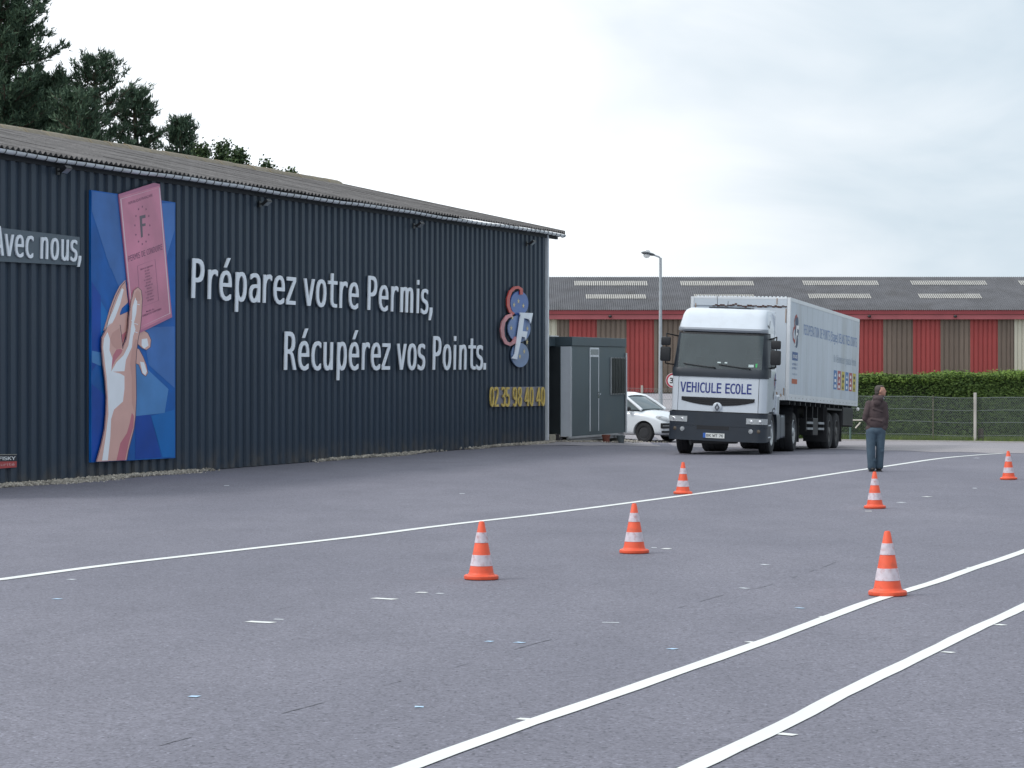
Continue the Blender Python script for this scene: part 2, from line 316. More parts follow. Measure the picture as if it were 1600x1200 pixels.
# ------------------------------------------------------------------ text
GLYPHS = {'A':[[214,458,140,192,289,192],[172,520,257,520,416,0,344,0,305,135,123,135,86,0,13,0]],'B':[[128,248,128,58,212,58,264,63,299,79,319,108,325,150,318,194,298,224,262,242,212,248],[128,462,128,305,210,305,254,310,284,325,301,350,307,388,301,422,284,445,255,458,210,462],[58,520,212,520,282,511,335,485,367,444,378,388,372,345,355,313,326,290,287,278,332,263,367,235,389,194,396,143,384,81,350,36,292,9,212,0,58,0]],'C':[[374,18,346,6,319,-3,290,-8,259,-10,170,8,104,61,62,146,48,259,62,373,104,458,170,511,259,529,290,527,319,522,346,513,374,501,374,429,347,447,318,461,289,469,259,472,199,459,156,419,130,353,122,259,130,166,156,100,199,60,259,47,289,50,319,58,347,72,374,91]],'D':[[152,58,227,69,276,101,302,163,311,259,302,357,276,418,227,451,152,462,118,462,118,58],[153,520,257,504,329,456,371,376,385,259,371,144,329,63,257,16,153,0,48,0,48,520]],'E':[[69,520,377,520,377,461,139,461,139,307,367,307,367,248,139,248,139,59,384,59,384,0,69,0]],'H':[[48,520,118,520,118,307,311,307,311,520,382,520,382,0,311,0,311,248,118,248,118,0,48,0]],'I':[[70,520,359,520,359,461,250,461,250,59,359,59,359,0,70,0,70,59,179,59,179,461,70,461]],'K':[[48,520,118,520,118,289,338,520,421,520,218,307,427,0,342,0,172,260,118,203,118,0,48,0]],'L':[[75,520,146,520,146,59,397,59,397,0,75,0]],'M':[[30,520,124,520,214,255,304,520,399,520,399,0,334,0,334,459,241,185,188,185,95,459,95,0,30,0]],'N':[[48,520,138,520,313,92,313,520,381,520,381,0,292,0,116,428,116,0,48,0]],'O':[[315,259,309,358,292,423,261,460,214,472,169,460,138,423,120,358,114,259,120,161,138,96,169,59,214,47,261,59,292,96,309,161],[389,259,378,141,346,57,291,7,214,-10,138,7,84,56,51,140,41,259,51,378,84,462,138,513,214,529,291,513,346,462,378,378]],'P':[[139,462,139,267,220,267,264,273,296,292,317,323,324,365,317,406,297,436,264,456,220,462],[69,520,220,520,297,510,352,480,386,432,397,365,386,297,353,248,297,219,220,209,139,209,139,0,69,0]],'R':[[265,245,290,235,311,219,332,190,359,142,429,0,354,0,292,131,266,177,244,204,219,216,188,220,120,220,120,0,50,0,50,520,195,520,270,510,326,481,360,434,372,369,365,323,343,285,310,259],[120,462,120,278,197,278,241,283,273,300,291,329,297,369,291,409,271,438,239,456,195,462]],'S':[[352,502,352,431,320,449,288,462,256,470,223,472,179,466,144,449,123,422,116,386,120,356,135,334,162,317,205,304,242,295,306,273,349,242,374,198,382,142,371,77,336,29,280,0,203,-10,166,-8,129,-2,92,8,55,21,55,96,94,74,131,59,167,50,203,47,250,53,286,71,308,99,315,138,310,172,295,197,267,215,224,229,186,237,124,258,81,287,57,326,48,376,60,438,95,487,150,519,220,529,250,528,283,522,317,514]],'T':[[16,520,413,520,413,461,250,461,250,0,180,0,180,461,16,461]],'U':[[51,200,51,520,122,520,122,167,122,135,124,113,127,99,131,88,145,70,163,57,187,50,214,47,242,50,266,57,284,70,298,88,302,99,305,113,307,135,307,167,307,520,378,520,378,200,375,131,368,86,354,55,334,31,309,13,281,0,250,-8,214,-10,180,-8,148,0,120,13,95,31,75,55,61,87,54,132]],'V':[[214,59,337,520,409,520,257,0,172,0,20,520,93,520]],'W':[[0,520,69,520,118,98,178,377,251,377,311,97,361,520,429,520,352,0,285,0,214,309,144,0,78,0]],'F':[[81,520,387,520,387,461,152,461,152,307,365,307,365,248,152,248,152,0,81,0]],'Z':[[62,520,399,520,399,466,128,59,407,59,407,0,54,0,54,54,319,461,62,461]],'Y':[[13,520,88,520,214,290,341,520,416,520,250,233,250,0,179,0,179,233]],'a':[[244,196,223,196,174,191,139,176,117,152,110,118,116,86,132,63,157,48,190,44,238,53,274,80,296,124,304,182,304,196],[369,222,369,0,304,0,304,58,281,28,253,6,218,-6,177,-10,123,-2,82,24,55,63,46,114,57,171,90,212,144,238,218,246,304,246,304,256,298,297,281,324,250,340,206,345,173,343,140,336,107,324,75,308,75,372,110,384,143,393,175,398,206,399,251,396,289,385,320,367,344,342,356,323,363,299,367,267]],'c':[[369,20,343,7,316,-3,289,-8,260,-10,180,3,119,44,81,109,68,195,81,280,119,345,180,386,260,399,288,398,315,392,342,383,369,369,369,302,344,322,318,335,291,343,260,345,207,335,168,306,144,259,135,195,144,131,168,83,207,54,260,44,292,47,320,54,346,68,369,86]],'d':[[299,340,299,542,363,542,363,0,299,0,299,49,280,24,256,5,227,-6,195,-10,131,4,83,45,53,110,43,196,53,281,84,345,132,386,195,399,228,396,257,384,281,366],[110,195,116,129,134,82,163,54,204,44,245,54,275,83,293,130,299,195,293,260,275,307,245,336,204,345,163,336,134,307,116,260]],'e':[[387,211,387,180,110,180,110,178,118,121,143,79,183,53,237,44,268,47,301,54,335,66,372,84,372,20,336,7,302,-3,268,-8,236,-10,155,4,94,44,56,109,43,195,55,279,93,344,151,385,227,399,293,387,344,349,376,289],[323,230,316,279,296,316,266,338,224,345,182,337,148,314,124,278,112,229]],'é':[[387,211,387,180,110,180,110,178,118,121,143,79,183,53,237,44,268,47,301,54,335,66,372,84,372,20,336,7,302,-3,268,-8,236,-10,155,4,94,44,56,109,43,195,55,279,93,344,151,385,227,399,293,387,344,349,376,289],[323,230,316,279,296,316,266,338,224,345,182,337,148,314,124,278,112,229],[268,570,337,570,224,439,170,439]],'j':[[209,-7,209,340,99,340,99,390,273,390,273,-7,265,-67,242,-112,204,-139,153,-148,65,-148,65,-94,146,-94,174,-89,193,-72,205,-45],[209,542,273,542,273,461,209,461]],'l':[[222,141,226,103,238,76,258,60,285,54,360,54,360,0,279,0,228,9,190,37,166,81,158,141,158,495,56,495,56,546,222,546]],'m':[[235,350,249,372,265,387,286,396,310,399,350,390,376,363,390,311,395,226,395,0,337,0,337,223,334,290,327,326,314,341,294,346,270,340,256,324,248,288,245,223,245,0,187,0,187,223,184,291,177,326,163,341,141,346,120,340,106,324,99,288,96,223,96,0,38,0,38,390,96,390,96,357,109,375,125,388,143,397,164,399,188,396,208,387,224,372]],'n':[[366,242,366,0,302,0,302,242,297,287,283,319,259,337,225,344,186,336,156,312,138,273,132,220,132,0,68,0,68,390,132,390,132,331,152,361,178,382,210,395,248,399,300,390,337,360,359,311]],'o':[[214,345,172,336,141,307,122,260,116,195,122,129,141,82,172,54,214,44,258,54,289,82,307,129,314,195,307,260,289,307,258,336],[214,399,286,386,339,347,371,282,382,195,371,107,339,42,286,3,214,-10,143,3,91,42,58,107,48,195,58,282,91,347,143,386]],'p':[[131,49,131,-148,66,-148,66,390,131,390,131,340,149,366,173,384,202,396,235,399,298,386,346,345,376,280,386,193,376,108,345,44,298,3,235,-10,201,-6,173,5,149,24],[319,195,313,260,295,307,266,336,225,345,184,336,155,307,137,260,131,195,137,130,155,83,184,54,225,44,266,54,295,82,313,129]],'q':[[116,193,121,128,139,81,168,52,209,43,250,52,279,81,297,128,303,193,297,258,279,306,250,334,209,344,168,334,139,306,121,259],[303,48,285,23,261,4,232,-8,199,-11,136,2,88,43,58,107,48,192,58,278,88,343,136,384,199,398,232,394,260,383,284,364,303,339,303,389,367,389,367,-150,303,-150]],'r':[[402,310,381,323,360,333,338,338,314,340,261,331,222,303,198,257,190,194,190,0,126,0,126,390,190,390,190,314,211,350,240,377,276,394,319,399,341,398,363,393,383,386,402,375]],'s':[[339,376,339,314,311,328,283,338,255,344,227,346,189,342,162,332,146,314,140,289,144,266,156,250,184,237,236,225,262,220,304,206,334,183,352,152,359,113,348,61,318,22,268,-2,203,-10,174,-9,143,-4,110,4,74,14,74,80,109,64,143,53,175,46,205,44,242,48,271,61,288,81,294,109,273,147,209,171,206,171,182,176,134,191,101,213,82,243,76,282,85,332,114,369,160,392,222,399,253,398,282,394,311,386]],'t':[[214,501,214,390,359,390,359,340,214,340,214,128,218,92,230,68,253,55,287,51,359,51,359,0,281,0,220,7,179,29,157,68,150,128,150,340,46,340,46,390,150,390,150,501]],'u':[[68,148,68,389,132,389,132,148,137,102,151,70,174,52,208,46,248,54,278,77,296,116,302,169,302,389,366,389,366,0,302,0,302,58,281,29,255,7,223,-6,186,-10,134,0,97,29,75,78]],'v':[[35,390,101,390,214,63,328,390,394,390,256,0,173,0]],'z':[[79,391,362,391,362,332,138,52,362,52,362,0,71,0,71,59,295,339,79,339]],'g':[[299,198,293,262,275,308,246,336,207,345,165,336,135,308,117,262,110,198,117,135,135,88,166,60,208,50,247,60,275,88,293,135],[363,25,352,-52,321,-108,270,-142,200,-153,172,-152,144,-148,115,-142,86,-134,86,-71,119,-85,148,-94,175,-100,200,-102,244,-95,275,-74,293,-37,299,16,299,18,299,62,281,33,257,13,228,1,193,-3,131,11,84,52,53,116,43,198,53,281,84,345,131,386,193,399,227,396,256,384,280,365,299,338,299,389,363,389]],'b':[[320,195,314,260,296,307,267,336,226,345,185,336,155,307,137,260,131,195,137,130,155,83,185,54,226,44,267,54,296,82,314,129],[131,340,150,365,174,384,203,396,236,399,299,386,347,345,377,281,387,196,377,110,347,45,299,4,235,-10,203,-6,174,5,150,24,131,49,131,0,67,0,67,542,131,542]],'h':[[366,242,366,0,302,0,302,242,297,287,283,319,259,337,225,344,186,336,156,312,138,273,132,220,132,0,68,0,68,542,132,542,132,331,152,361,178,382,210,395,248,399,300,390,337,360,359,311]],'i':[[89,390,253,390,253,50,380,50,380,0,62,0,62,50,189,50,189,340,89,340],[189,542,253,542,253,461,189,461]],'y':[[299,125,281,78,258,18,229,-56,212,-94,194,-118,172,-135,146,-145,116,-148,64,-148,64,-95,102,-95,127,-91,146,-78,164,-49,187,6,36,390,104,390,220,85,334,390,401,390]],"'":[[244,520,244,327,184,327,184,520]],'1':[[94,59,203,59,203,456,86,430,86,494,203,520,273,520,273,59,381,59,381,0,94,0]],'2':[[130,59,369,59,369,0,53,0,53,59,114,124,167,180,208,225,234,255,263,293,281,323,290,350,293,377,287,416,268,445,237,464,197,470,165,467,131,459,95,444,57,424,57,495,93,510,128,521,162,527,196,529,265,519,319,489,354,442,365,382,361,349,350,315,329,280,299,242,276,215,243,179,196,129]],'3':[[270,278,315,259,349,230,369,191,376,143,364,79,327,31,270,0,194,-10,158,-8,121,-3,84,5,48,16,48,86,83,70,118,58,152,51,186,49,237,56,275,75,298,107,306,150,298,191,275,222,239,242,191,249,138,249,138,307,191,307,234,312,267,328,287,353,294,387,288,423,269,449,238,465,197,470,165,468,133,463,99,454,63,442,63,507,103,517,138,524,169,528,197,529,265,520,318,491,352,447,364,390,358,351,340,319,310,294]],'5':[[72,520,335,520,335,461,136,461,136,333,151,338,166,341,181,343,197,344,269,332,325,296,360,240,372,167,360,93,323,37,264,2,187,-10,147,-9,111,-5,79,2,50,12,50,84,82,68,114,58,147,51,180,49,232,57,270,80,294,117,302,167,293,216,269,253,230,277,178,284,150,283,123,278,97,270,72,259]],'6':[[345,508,345,444,322,455,298,463,273,468,247,470,188,457,146,420,120,358,111,272,131,302,157,325,189,339,225,344,292,332,342,298,373,242,383,167,372,92,341,36,289,1,221,-10,143,6,88,55,57,138,46,259,59,375,97,460,159,512,244,529,269,528,295,524,321,517],[220,289,180,281,149,256,130,218,123,167,130,116,149,77,180,53,220,45,261,53,290,76,308,114,314,167,308,220,290,258,261,281]],'7':[[48,520,376,520,376,490,190,0,116,0,297,461,48,461]],'9':[[208,231,248,239,278,263,297,301,304,352,297,403,278,442,248,466,208,474,167,467,137,443,119,405,114,352,119,299,137,261,166,238],[82,11,82,76,105,64,129,56,154,51,180,49,239,62,282,99,307,162,316,248,296,217,270,194,238,180,202,175,135,187,85,222,55,278,44,353,55,428,87,483,138,518,206,529,285,513,339,464,370,380,381,259,368,144,330,59,268,7,183,-10,158,-9,132,-5,107,2]],'8':[[214,247,173,240,142,221,123,189,116,146,123,104,142,72,173,52,214,45,256,51,287,71,307,103,313,146,307,189,287,220,256,240],[153,276,113,293,83,319,64,353,58,394,68,450,100,493,150,520,214,529,280,520,329,493,361,450,372,394,365,353,346,319,316,293,276,276,322,259,356,230,377,190,384,140,372,77,339,30,285,0,214,-10,144,0,90,29,57,77,46,139,53,189,73,230,107,259],[128,388,133,351,150,324,177,308,214,302,252,308,279,324,296,351,302,388,296,425,279,453,252,469,214,475,177,469,150,452,133,425]],'4':[[256,456,92,181,256,181],[244,520,326,520,326,181,395,181,395,124,326,124,326,0,256,0,256,124,36,124,36,190]],'0':[[168,261,172,279,182,294,196,305,214,308,232,305,247,294,258,279,261,261,258,243,247,228,232,218,214,214,196,218,181,228,171,243],[214,474,172,460,141,421,123,354,117,259,123,165,141,99,172,59,214,46,258,59,288,99,306,165,312,259,306,354,288,421,258,460],[214,529,288,512,340,461,372,376,383,259,372,143,340,58,288,7,214,-10,141,7,89,58,57,143,46,259,57,376,89,461,141,512]],'ç':[[280,0,297,-21,309,-40,316,-58,318,-75,313,-102,297,-122,271,-134,235,-138,219,-137,204,-135,189,-133,174,-129,174,-84,186,-89,199,-92,213,-94,228,-95,246,-93,259,-86,267,-76,269,-62,268,-50,262,-36,252,-20,239,0],[369,20,343,7,316,-3,289,-8,260,-10,180,3,119,44,81,109,68,195,81,280,119,345,180,386,260,399,288,398,315,392,342,383,369,369,369,302,344,322,318,335,291,343,260,345,207,335,168,306,144,259,135,195,144,131,168,83,207,54,260,44,292,47,320,54,346,68,369,86]],',':[[175,106,263,106,263,33,194,-100,140,-100,175,33]],'.':[[170,106,258,106,258,0,170,0]],'(':[[308,541,268,462,239,383,222,304,216,224,222,144,239,65,268,-14,308,-94,252,-94,207,-12,174,67,155,146,148,224,155,302,174,380,207,460,252,541]],')':[[121,541,177,541,223,460,255,380,275,302,281,224,275,145,255,67,223,-13,177,-94,121,-94,162,-14,190,66,207,145,213,224,207,303,190,382,162,462]]}
def _bar(x0, x1, y0, y1): return [x0, y0, x1, y0, x1, y1, x0, y1]
GLYPHS['I'] = [_bar(0, 70, 0, 520)]; GLYPHS['i'] = [_bar(0, 64, 0, 391), _bar(0, 64, 455, 530)]; GLYPHS['l'] = [_bar(0, 64, 0, 540)]
def _wide(ch, k): GLYPHS[ch] = [[c*k if i % 2 == 0 else c for i, c in enumerate(l)] for l in GLYPHS[ch]]
_wide('m', 1.42); _wide('M', 1.15); _wide('r', 0.92)
GLYPHS['0'] = [l for l in GLYPHS['0'] if max(l[1::2]) - min(l[1::2]) > 250]
_txt = {}
def text_mesh(s, bold=0.0, ext=0.0, space=1.0):
    if any(c not in GLYPHS and c != ' ' for c in s): return text_mesh_plain(s, bold, ext, space)
    x = 0.0; vs = []; fs = []; k = 0.729/0.520
    for c in s:
        if c == ' ': x += 0.24; continue
        key = (c, bold, ext)
        if key not in _txt:
            cu = bpy.data.curves.new('t', 'CURVE'); cu.dimensions = '2D'; cu.fill_mode = 'BOTH'; cu.extrude = ext; cu.offset = max(0, bold)
            ls = GLYPHS[c]; x0 = min(min(l[0::2]) for l in ls); x1 = max(max(l[0::2]) for l in ls)
            for l in ls:
                sp_ = cu.splines.new('POLY'); n = len(l)//2; sp_.points.add(n-1); sp_.use_cyclic_u = True
                for i in range(n): sp_.points[i].co = ((l[2*i]-x0)/1000, l[2*i+1]/1000, 0, 1)
            ob = bpy.data.objects.new('t', cu); COL.objects.link(ob)
            dg = bpy.context.evaluated_depsgraph_get(); dg.update()
            me = bpy.data.meshes.new_from_object(ob.evaluated_get(dg)); bpy.data.objects.remove(ob); bpy.data.curves.remove(cu)
            bm = bmesh.new(); bm.from_mesh(me); bmesh.ops.remove_doubles(bm, verts=bm.verts, dist=1e-5); bm.to_mesh(me); bm.free()
            g1 = [v.co.copy() for v in me.vertices]; g2 = [tuple(p.vertices) for p in me.polygons]; bpy.data.meshes.remove(me)
            if bold < 0:                              # heavier strokes: the glyph doubled with a small sideways step
                m_ = len(g1); g1 = g1 + [V((v.x - bold, v.y + 0.0015, v.z*0.94)) for v in g1]; g2 = g2 + [tuple(i + m_ for i in f) for f in g2]
            _txt[key] = (g1, g2, (x1-x0)/1000 + max(0, -bold))
        gv, gf, gw = _txt[key]
        x += (50 if c in 'BDEFHIKLMNPRUbhiklmnpru1' else 28 if c in 'CGOQacdegoqé0698' else 12)/1000*space*1.15
        b = len(vs); vs += [V(((v.x + x)*k, v.y*k, v.z)) for v in gv]; fs += [tuple(i + b for i in f) for f in gf]
        x += gw + (50 if c in 'HIMNUdhilmnu1' else 28 if c in 'DOPQbop08e9é' else 12)/1000*space*1.15
    return vs, fs
def text_mesh_plain(s, bold=0.0, ext=0.0, font_space=1.0):
    cu = bpy.data.curves.new('t', 'FONT'); cu.body = s; cu.size = 1; cu.offset = bold; cu.extrude = ext; cu.resolution_u = 4; cu.space_character = font_space
    ob = bpy.data.objects.new('t', cu); COL.objects.link(ob)
    dg = bpy.context.evaluated_depsgraph_get(); dg.update()
    me = bpy.data.meshes.new_from_object(ob.evaluated_get(dg)); bpy.data.objects.remove(ob); bpy.data.curves.remove(cu)
    vs = [v.co.copy() for v in me.vertices]; fs = [tuple(p.vertices) for p in me.polygons]; bpy.data.meshes.remove(me)
    return vs, fs
def cap_h(): 
    if 'H' not in _txt:
        _txt['H'] = 0.729
    return _txt['H']
def decal_text(name, s, fn, m, parent, bold=0.02, space=1.0):
    """flat print; fn(u, v) with u 0..1 along the string, v = height in cap heights"""
    vs, fs = text_mesh(s, bold, 0, space); x0 = min(v.x for v in vs); x1 = max(v.x for v in vs); h = cap_h()
    mb = MB(); mb.add([fn((v.x-x0)/(x1-x0), v.y/h) for v in vs], fs)
    return mb.build(name, m, parent, fix=False)
def islands(vs, fs):
    par = list(range(len(vs)))
    def find(a):
        while par[a] != a: par[a] = par[par[a]]; a = par[a]
        return a
    for f in fs:
        for i in f[1:]: par[find(i)] = find(f[0])
    g = {}
    for f in fs: g.setdefault(find(f[0]), []).append(f)
    out = []
    for fl in g.values():
        idx = sorted({i for f in fl for i in f}); xs = [vs[i].x for i in idx]; out.append([min(xs), max(xs), fl])
    out.sort(key=lambda a: a[0]); res = []
    for a in out:                                   # accents and dots belong to the letter below them
        if res and (min(res[-1][1], a[1]) - max(res[-1][0], a[0])) > 0.45 * min(a[1]-a[0], res[-1][1]-res[-1][0]):
            res[-1][0] = min(res[-1][0], a[0]); res[-1][1] = max(res[-1][1], a[1]); res[-1][2] += a[2]
        else: res.append(a)
    return res
def letters(s, fn, m, parent, bold=0.03, ext=0.03, name='letter', space=1.0):
    vs, fs = text_mesh(s, bold, ext, space); x0 = min(v.x for v in vs); x1 = max(v.x for v in vs); h = cap_h()
    for a, b, fl in islands(vs, fs):
        idx = sorted({i for f in fl for i in f}); mp_ = {j: k for k, j in enumerate(idx)}
        pts = [fn((vs[j].x-x0)/(x1-x0), vs[j].y/h, vs[j].z) for j in idx]
        c = sum(pts, V((0,0,0))) / len(pts)
        mb = MB(); mb.add([p - c for p in pts], [tuple(mp_[i] for i in f) for f in fl])
        mb.build(name, m, parent, loc=c)

# ------------------------------------------------------------------ the big dark hall on the left
TH = math.atan(1470 / F); DX, DY = sin(TH), cos(TH)          # its front wall runs this way
CY = 2 * F / 116; CX = 52 / F * CY                           # far corner
HALL_RZ = atan2(-DY, -DX)
def wl(px):                                                   # distance along the wall from the far corner
    k = (px - 800) / F; return (CX - k*CY) / (DX - k*DY)
def wz(px, py): l = wl(px); return 2.0 + (576 - py) / F * (CY - l*DY)
M_NAVY = mat('navy_cladding', (0.021, 0.038, 0.064), 0.5, 0.08, 1.5, dirt=(0.04, 0.055, 0.065), dirt_amt=0.35, dirt_scale=0.9, rand=0.03, stretch=(1, 1, 0.25), spec=0.4)
M_TRIM = mat('pale_metal_trim', (0.62, 0.66, 0.70), 0.45, 0.08, 3)
M_GUT = mat('zinc_gutter', (0.72, 0.76, 0.80), 0.45, 0.1, 4, metal=0.0, dirt=(0.4,0.4,0.4), dirt_amt=0.5, dirt_scale=2)
M_CLIP = mat('dark_clip', (0.06, 0.065, 0.07), 0.6)
M_FIBRE = mat('weathered_fibre_cement', (0.125, 0.118, 0.116), 0.92, 0.4, 7, bump=0.8, dirt=(0.035, 0.033, 0.032), dirt_amt=1.0, dirt_scale=3.5, rand=0.22, bscale=40)
M_RIDGE = mat('lichened_ridge', (0.17, 0.15, 0.115), 0.95, 0.3, 6, bump=0.6, dirt=(0.30, 0.20, 0.06), dirt_amt=0.8, dirt_scale=1.6, rand=0.12, bscale=40)
_t = M_NAVY.node_tree; _b = _t.nodes['Principled BSDF']; _src = _b.inputs['Base Color'].links[0].from_socket      # mud splashed up the foot of the sheets
_g = _t.nodes.new('ShaderNodeNewGeometry'); _s = _t.nodes.new('ShaderNodeSeparateXYZ'); _t.links.new(_g.outputs['Position'], _s.inputs[0])
_n = _t.nodes.new('ShaderNodeTexNoise'); _n.inputs['Scale'].default_value = 3.0; _n.inputs['Detail'].default_value = 7; _t.links.new(_g.outputs['Position'], _n.inputs[0])
_f = mth(_t, 'MULTIPLY', maprange(_t, _s.outputs[2], 0.55, 0.0, 0.0, 1.0), maprange(_t, _n.outputs[0], 0.35, 0.7, 0.1, 0.8))
_t.links.new(mixc(_t, _f, _src, (0.085, 0.08, 0.075)), _b.inputs['Base Color'])
hall = thing('corrugated_hall', (CX, CY, 0), 'long dark navy hall of ribbed metal cladding with a weathered grey corrugated roof', 'building', HALL_RZ)
HL, HZ = 33.0, 5.60
def hall_sheet():
    mb = MB(); p = 0.3333; prof = []
    for k in range(3):
        x = k*p; prof += [(x, 0), (x+0.145, 0), (x+0.170, 0.048), (x+0.308, 0.048)]
    prof.append((3*p - 0.0005, 0)); vs = []
    zs = (0.0, HZ)
    for z in zs: vs += [V((x, y, z)) for x, y in prof]
    n = len(prof); fs = [(i, i+1, n+i+1, n+i) for i in range(n-1)]
    vs += [V((0, -0.02, 0)), V((1.0, -0.02, 0)), V((0, -0.02, HZ)), V((1.0, -0.02, HZ))]
    mb.add(vs, fs + [(2*n, 2*n+2, 2*n+3, 2*n+1)])
    return mb.mesh('cladding_sheet', M_NAVY, fix=False)
hs = hall_sheet()
for i in range(int(HL)): link_mesh('cladding_sheet', hs, hall, loc=(i, rnd.uniform(-0.002, 0.002), 0.02))
# body behind the sheets
mb = MB(); mb.box((0.02, -13.3, 0), (HL, -0.05, HZ-0.1)); mb.build('wall', mat('hall_core', (0.05,0.06,0.08), 0.8), hall)
mb = MB(); mb.poly([(0.0, -0.05, 0), (0.0, -13.3, 0), (0.0, -13.3, HZ-0.05), (0.0, -6.56, 7.05), (0.0, -0.05, HZ-0.05)], (-0.06, 0, 0)); mb.build('gable_wall', M_NAVY, hall)
mb = MB(); mb.box((-0.05, 0.005, 0), (0.035, 0.085, HZ)); mb.box((-0.065, -0.1, 0), (-0.061+0.0, 0.085, HZ)); mb.build('corner_trim', M_TRIM, hall)
mb = MB(); mb.box((0.036, -0.01, -0.05), (HL, 0.012, 0.02)); mb.build('base_flashing', mat('base_flash', (0.03,0.035,0.045), 0.7), hall)
# roof
EY, EZ, RY, RZ_ = 0.22, 5.70, -6.56, 7.19
sl = V((0, RY-EY, RZ_-EZ)); SLN = sl.length; sang = atan2(RZ_-EZ, EY-RY)
def wave_sheet(width, length, pitch, amp, th, name, m, rows=1, per=8):
    nw = int(round(width/pitch)*per) + 1; vs = []; fs = []
    for j in range(rows+1):
        for i in range(nw):
            x = width*i/(nw-1); vs.append(V((x, length*j/rows, amp*cos(2*pi*x/pitch))))
    for j in range(rows):
        for i in range(nw-1): fs.append((j*nw+i, j*nw+i+1, (j+1)*nw+i+1, (j+1)*nw+i))
    b = len(vs)
    for i in range(nw): x = width*i/(nw-1); vs.append(V((x, 0, amp*cos(2*pi*x/pitch) - th)))
    for i in range(nw): x = width*i/(nw-1); vs.append(V((x, length, amp*cos(2*pi*x/pitch) - th)))
    for i in range(nw-1): fs.append((i, b+i, b+i+1, i+1)); fs.append((b+i, b+nw+i, b+nw+i+1, b+i+1))
    mb = MB(); mb.add(vs, fs); return mb.mesh(name, m, smooth=True, fix=False)
NR = 5; RL = SLN / NR
rs_ = wave_sheet(0.885, RL + 0.14, 0.177, 0.026, 0.009, 'roof_sheet', M_FIBRE)
x0r = -0.97
for r in range(NR):
    for c in range(39):
        # sheet local y runs up the slope (towards -y of the hall)
        o = link_mesh('roof_sheet', rs_, hall)
        p = V((x0r + (c+1)*0.885, EY, EZ)) + sl * (r / NR) + V((0, 0, 0.012 + 0.002*(c % 2) + rnd.uniform(-0.002, 0.003)))
        o.location = p; o.rotation_euler = (sang - rnd.uniform(0.001, 0.004), rnd.uniform(-0.002, 0.002), pi)
back = MB(); back.add([V((x0r, RY, RZ_)), V((x0r+39*0.885, RY, RZ_)), V((x0r+39*0.885, RY-6.8, EZ)), V((x0r, RY-6.8, EZ))], [(0,1,2,3)]); back.build('rear_roof', M_FIBRE, hall)
for c in range(36):
    mb = MB()
    if c == 0:
        pr = [(0.24, -0.075), (0.12, 0.03), (0, 0.075), (-0.12, 0.03), (-0.24, -0.075)]
        vs = [];
        for x in (0, 0.94):
            vs += [V((x, y, z)) for y, z in pr]; 
        for x in (0, 0.94): vs += [V((x, y, z-0.02)) for y, z in pr]
        mb.add(vs, [(i, i+1, 6+i, 5+i) for i in range(4)] + [(i, 10+i, 11+i, i+1) for i in range(4)] + [(5+i, 6+i, 16+i, 15+i) for i in range(4)])
        rc = mb.mesh('ridge_cap', M_RIDGE, smooth=True)
    if 2.3 + c*0.92 > x0r: pass
    o = link_mesh('ridge_cap', rc, hall, loc=(x0r + c*0.95, RY, RZ_ + 0.045 + rnd.uniform(-0.008, 0.012)), rot=(rnd.uniform(-0.03,0.03), rnd.uniform(-0.012, 0.006), 0))
# gutter: half-round with clips
mb = MB(); gr = 0.062; n = 9; xs = frange(x0r+0.0, HL, 35); vs = []
for x in xs:
    wob = 0.012*sin(x*0.7) + 0.006*sin(x*2.1)
    for k in range(n+1):
        a = pi + pi*k/n; vs.append(V((x, 0.20 + gr*cos(a), 5.655 + wob + gr*sin(a)*1.05)))
fs = [(i*(n+1)+k, i*(n+1)+k+1, (i+1)*(n+1)+k+1, (i+1)*(n+1)+k) for i in range(len(xs)-1) for k in range(n)] + [tuple(range(n+1))]
mb.add(vs, fs); gut = mb.build('gutter', M_GUT, hall, smooth=True)
mb = MB(); 
mb.tube([(0, 0.20+(gr+0.006)*cos(pi+pi*k/10), (gr+0.006)*sin(pi+pi*k/10)*1.05) for k in range(11)], 0.009, 4); mb.box((-0.008, 0.03, -0.005), (0.008, 0.27, 0.008))
cl = mb.mesh('gutter_clip', M_CLIP)
for i in range(101):
    x = x0r + 0.12 + i*0.3333
    link_mesh('gutter_clip', cl, gut, loc=(x, 0, 5.655 + 0.012*sin(x*0.7) + 0.006*sin(x*2.1)))
mb = MB(); mb.box((x0r+0.1, 0.0, 5.52), (HL, 0.06, 5.66)); mb.build('eave_board', mat('eave_dark', (0.03,0.034,0.04), 0.8), hall)
mb = MB()
for s_ in (1,):
    a = V((x0r-0.005, EY, EZ-0.04)); b_ = V((x0r-0.005, RY, RZ_-0.04)); mb.poly([a, b_, b_+V((0,0,0.10)), a+V((0,0,0.10))], (-0.03, 0, 0))
mb.build('verge_board', M_FIBRE, hall)

# gravel along the foot of the wall
def pebbles(name, place, count, m, smin, smax, label, cat):
    mb = MB()
    for _ in range(count):
        p, = (place(),); s = rnd.uniform(smin, smax); q = [V((rnd.uniform(.6,1), 0, 0)), ]
        R_ = Euler((rnd.uniform(0,6), rnd.uniform(0,6), rnd.uniform(0,6))).to_matrix()
        o8 = [V((1,0,0)),V((-1,0,0)),V((0,1,0)),V((0,-1,0)),V((0,0,1)),V((0,0,-1))]
        mb.add([p + R_ @ V((a.x*s*rnd.uniform(.7,1.2), a.y*s*rnd.uniform(.5,1), a.z*s*rnd.uniform(.5,.9))) for a in o8],
               [(0,2,4),(2,1,4),(1,3,4),(3,0,4),(2,0,5),(1,2,5),(3,1,5),(0,3,5)])
    return tag(mb.build(name, m, fix=False), label, cat, kind='stuff')
M_PEB = mat('limestone_gravel', (0.40, 0.37, 0.32), 0.9, 0.5, 9, dirt=(0.13,0.12,0.1), dirt_amt=0.7, dirt_scale=6)
